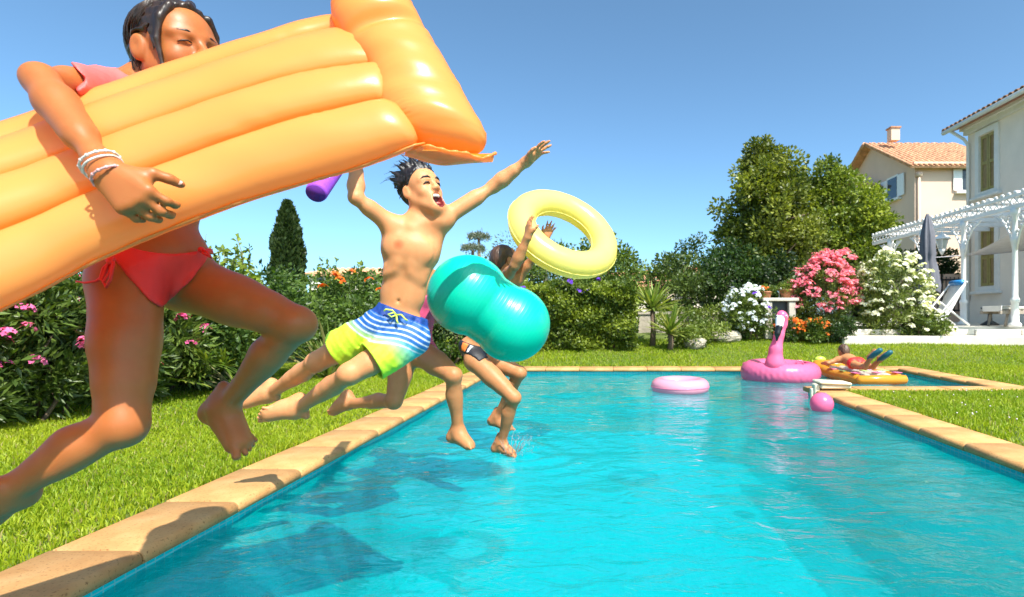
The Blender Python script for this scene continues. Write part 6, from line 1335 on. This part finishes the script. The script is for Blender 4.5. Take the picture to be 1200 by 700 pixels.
mb = MB(); mb.box(((x0 + x1) / 2, y0 - .12, z1 - .1), (x1 - x0 + .3, .24, .14)); mb.box(((x0 + x1) / 2, y0 - .2, z1 + .0), (x1 - x0 + .5, .4, .1)); mb.obj('eave_moulding', PINKW, ph, kind='stuff')
mb = MB(); dx = hx(1077, y0 - .1); mb.box((dx, y0 - .1, z1 - .55), (.28, .2, .22)); mb.tube([(dx, y0 - .1, z1 - .6), (dx, y0 - .1, -1)], .07, 8); mb.obj('downpipe', PINKW, ph, True, kind='stuff')
def win(parent, c, U, Nn, wd, hg, shut):
    Mr = Matrix((Vector(U), Vector(Nn), Vector((0, 0, 1)))).transposed(); c = Vector(c); U, Nn = Vector(U), Vector(Nn); wf = MB(); wf.box(c + Nn * .03, (wd + .16, .1, hg + .16), Mr); wo = wf.obj('window', WHITEW, parent); g = MB(); g.box(c + Nn * .075, (wd - .06, .03, hg - .06), Mr); g.obj('pane', GLASS, wo); sl = MB(); sl.box(c + Nn * .1 - Vector((0, 0, hg / 2 + .12)), (wd + .7, .25, .1), Mr); sl.obj('sill', WHITEW, wo)
    for s_ in shut: sh = MB(); sh.box(c + U * s_ * (wd * .85) + Nn * .07, (wd * .6, .05, hg), Mr); sh.obj('shutter', IRON, wo)
win(ph, (hx(1134, y0), y0, zz(211, y0)), (1, 0, 0), (0, -1, 0), .7, 1.15, (-1,)); win(ph, (x0, 32.2, zz(221, 32.2)), (0, -1, 0), (-1, 0, 0), 1.1, 1.2, (-1, 1))
# lower wing on its left with a small tiled roof
xw = hx(1034, 33.5); mb = MB(); mb.box(((xw + x0) / 2, 35.5, 3.6), (x0 - xw, 4.4, 9.2)); mb.obj('wing_wall', PINKW, ph); tiled_roof(ph, (xw - .5, 33.2, 8.35), (x0 - .02, 33.2, 8.35), (x0 - .02, 36, 9.2), (xw - .5, 36, 9.2), ROOF2, .26)
# far houses between hedge and trees
h1 = house('far_house', 'far house with orange tiled roof seen over the clipped hedge', hx(722, 30), hx(782, 30), 30, 38, -1, zz(338, 30), CREAMW, ROOF2, 1.1)
h2 = thing('solar_house', Vector((4, 36, 0)), 'far pale house with solar panels on its roof', 'house'); x0, x1 = hx(779, 36), hx(815, 36); z1 = zz(333, 36); mb = MB(); V = [(x0, 36, -1), (x1, 36, -1), (x1, 44, -1), (x0, 44, -1), (x0, 36, z1), (x1, 36, z1), (x1, 44, z1 + .0), (x0, 44, z1)]; mb.add(V, [(0, 1, 5, 4), (1, 2, 6, 5), (3, 0, 4, 7), (2, 3, 7, 6)]); mb.obj('wall', CREAMW, h2); ro = tiled_roof(h2, (x0 - .3, 35.7, z1 - .05), (x1 + .3, 35.7, z1 - .05), (x1 + .3, 40, z1 + .75), (x0 - .3, 40, z1 + .75), ROOF2, .3)
PANEL = plain('solar_panel', (.03, .06, .14), .15, .2, 2, 0); wdt = (x1 - x0) / 6
for i in range(6):
    n_ = Vector((0, -.8, 4.3)).normalized(); mb = MB(); mb.box((x0 + wdt * (i + .5), 37.9, z1 + .47), (wdt * .9, 2.4, .05), Euler((math.atan(.8 / 4.3), 0, 0)).to_matrix()); mb.obj('solar_panel', PANEL, ro)
mb = MB(); mb.box((x0 + .35, 38, z1 + .6), (.4, .4, .9)); mb.obj('chimney', CREAMW, ro)
win(h2, ((x0 + x1) / 2 + .3, 36, z1 - .55), (1, 0, 0), (0, -1, 0), 1.0, .6, ())
h3 = house('far_house', 'far cream house half hidden behind the dark trees', hx(812, 34), hx(870, 34), 34, 42, -1, zz(326, 34), CREAMW, ROOF2, .9, [('f', hx(823, 34), zz(330, 34), .5, .5, ())])
h4 = house('far_house', 'far low house with pale roof behind the jumping boy', hx(362, 42), hx(455, 42), 42, 52, -2, zz(322, 42), CREAMW, ROOF2, .75, [('f', hx(375, 42), zz(327, 42), .8, .4, ())])
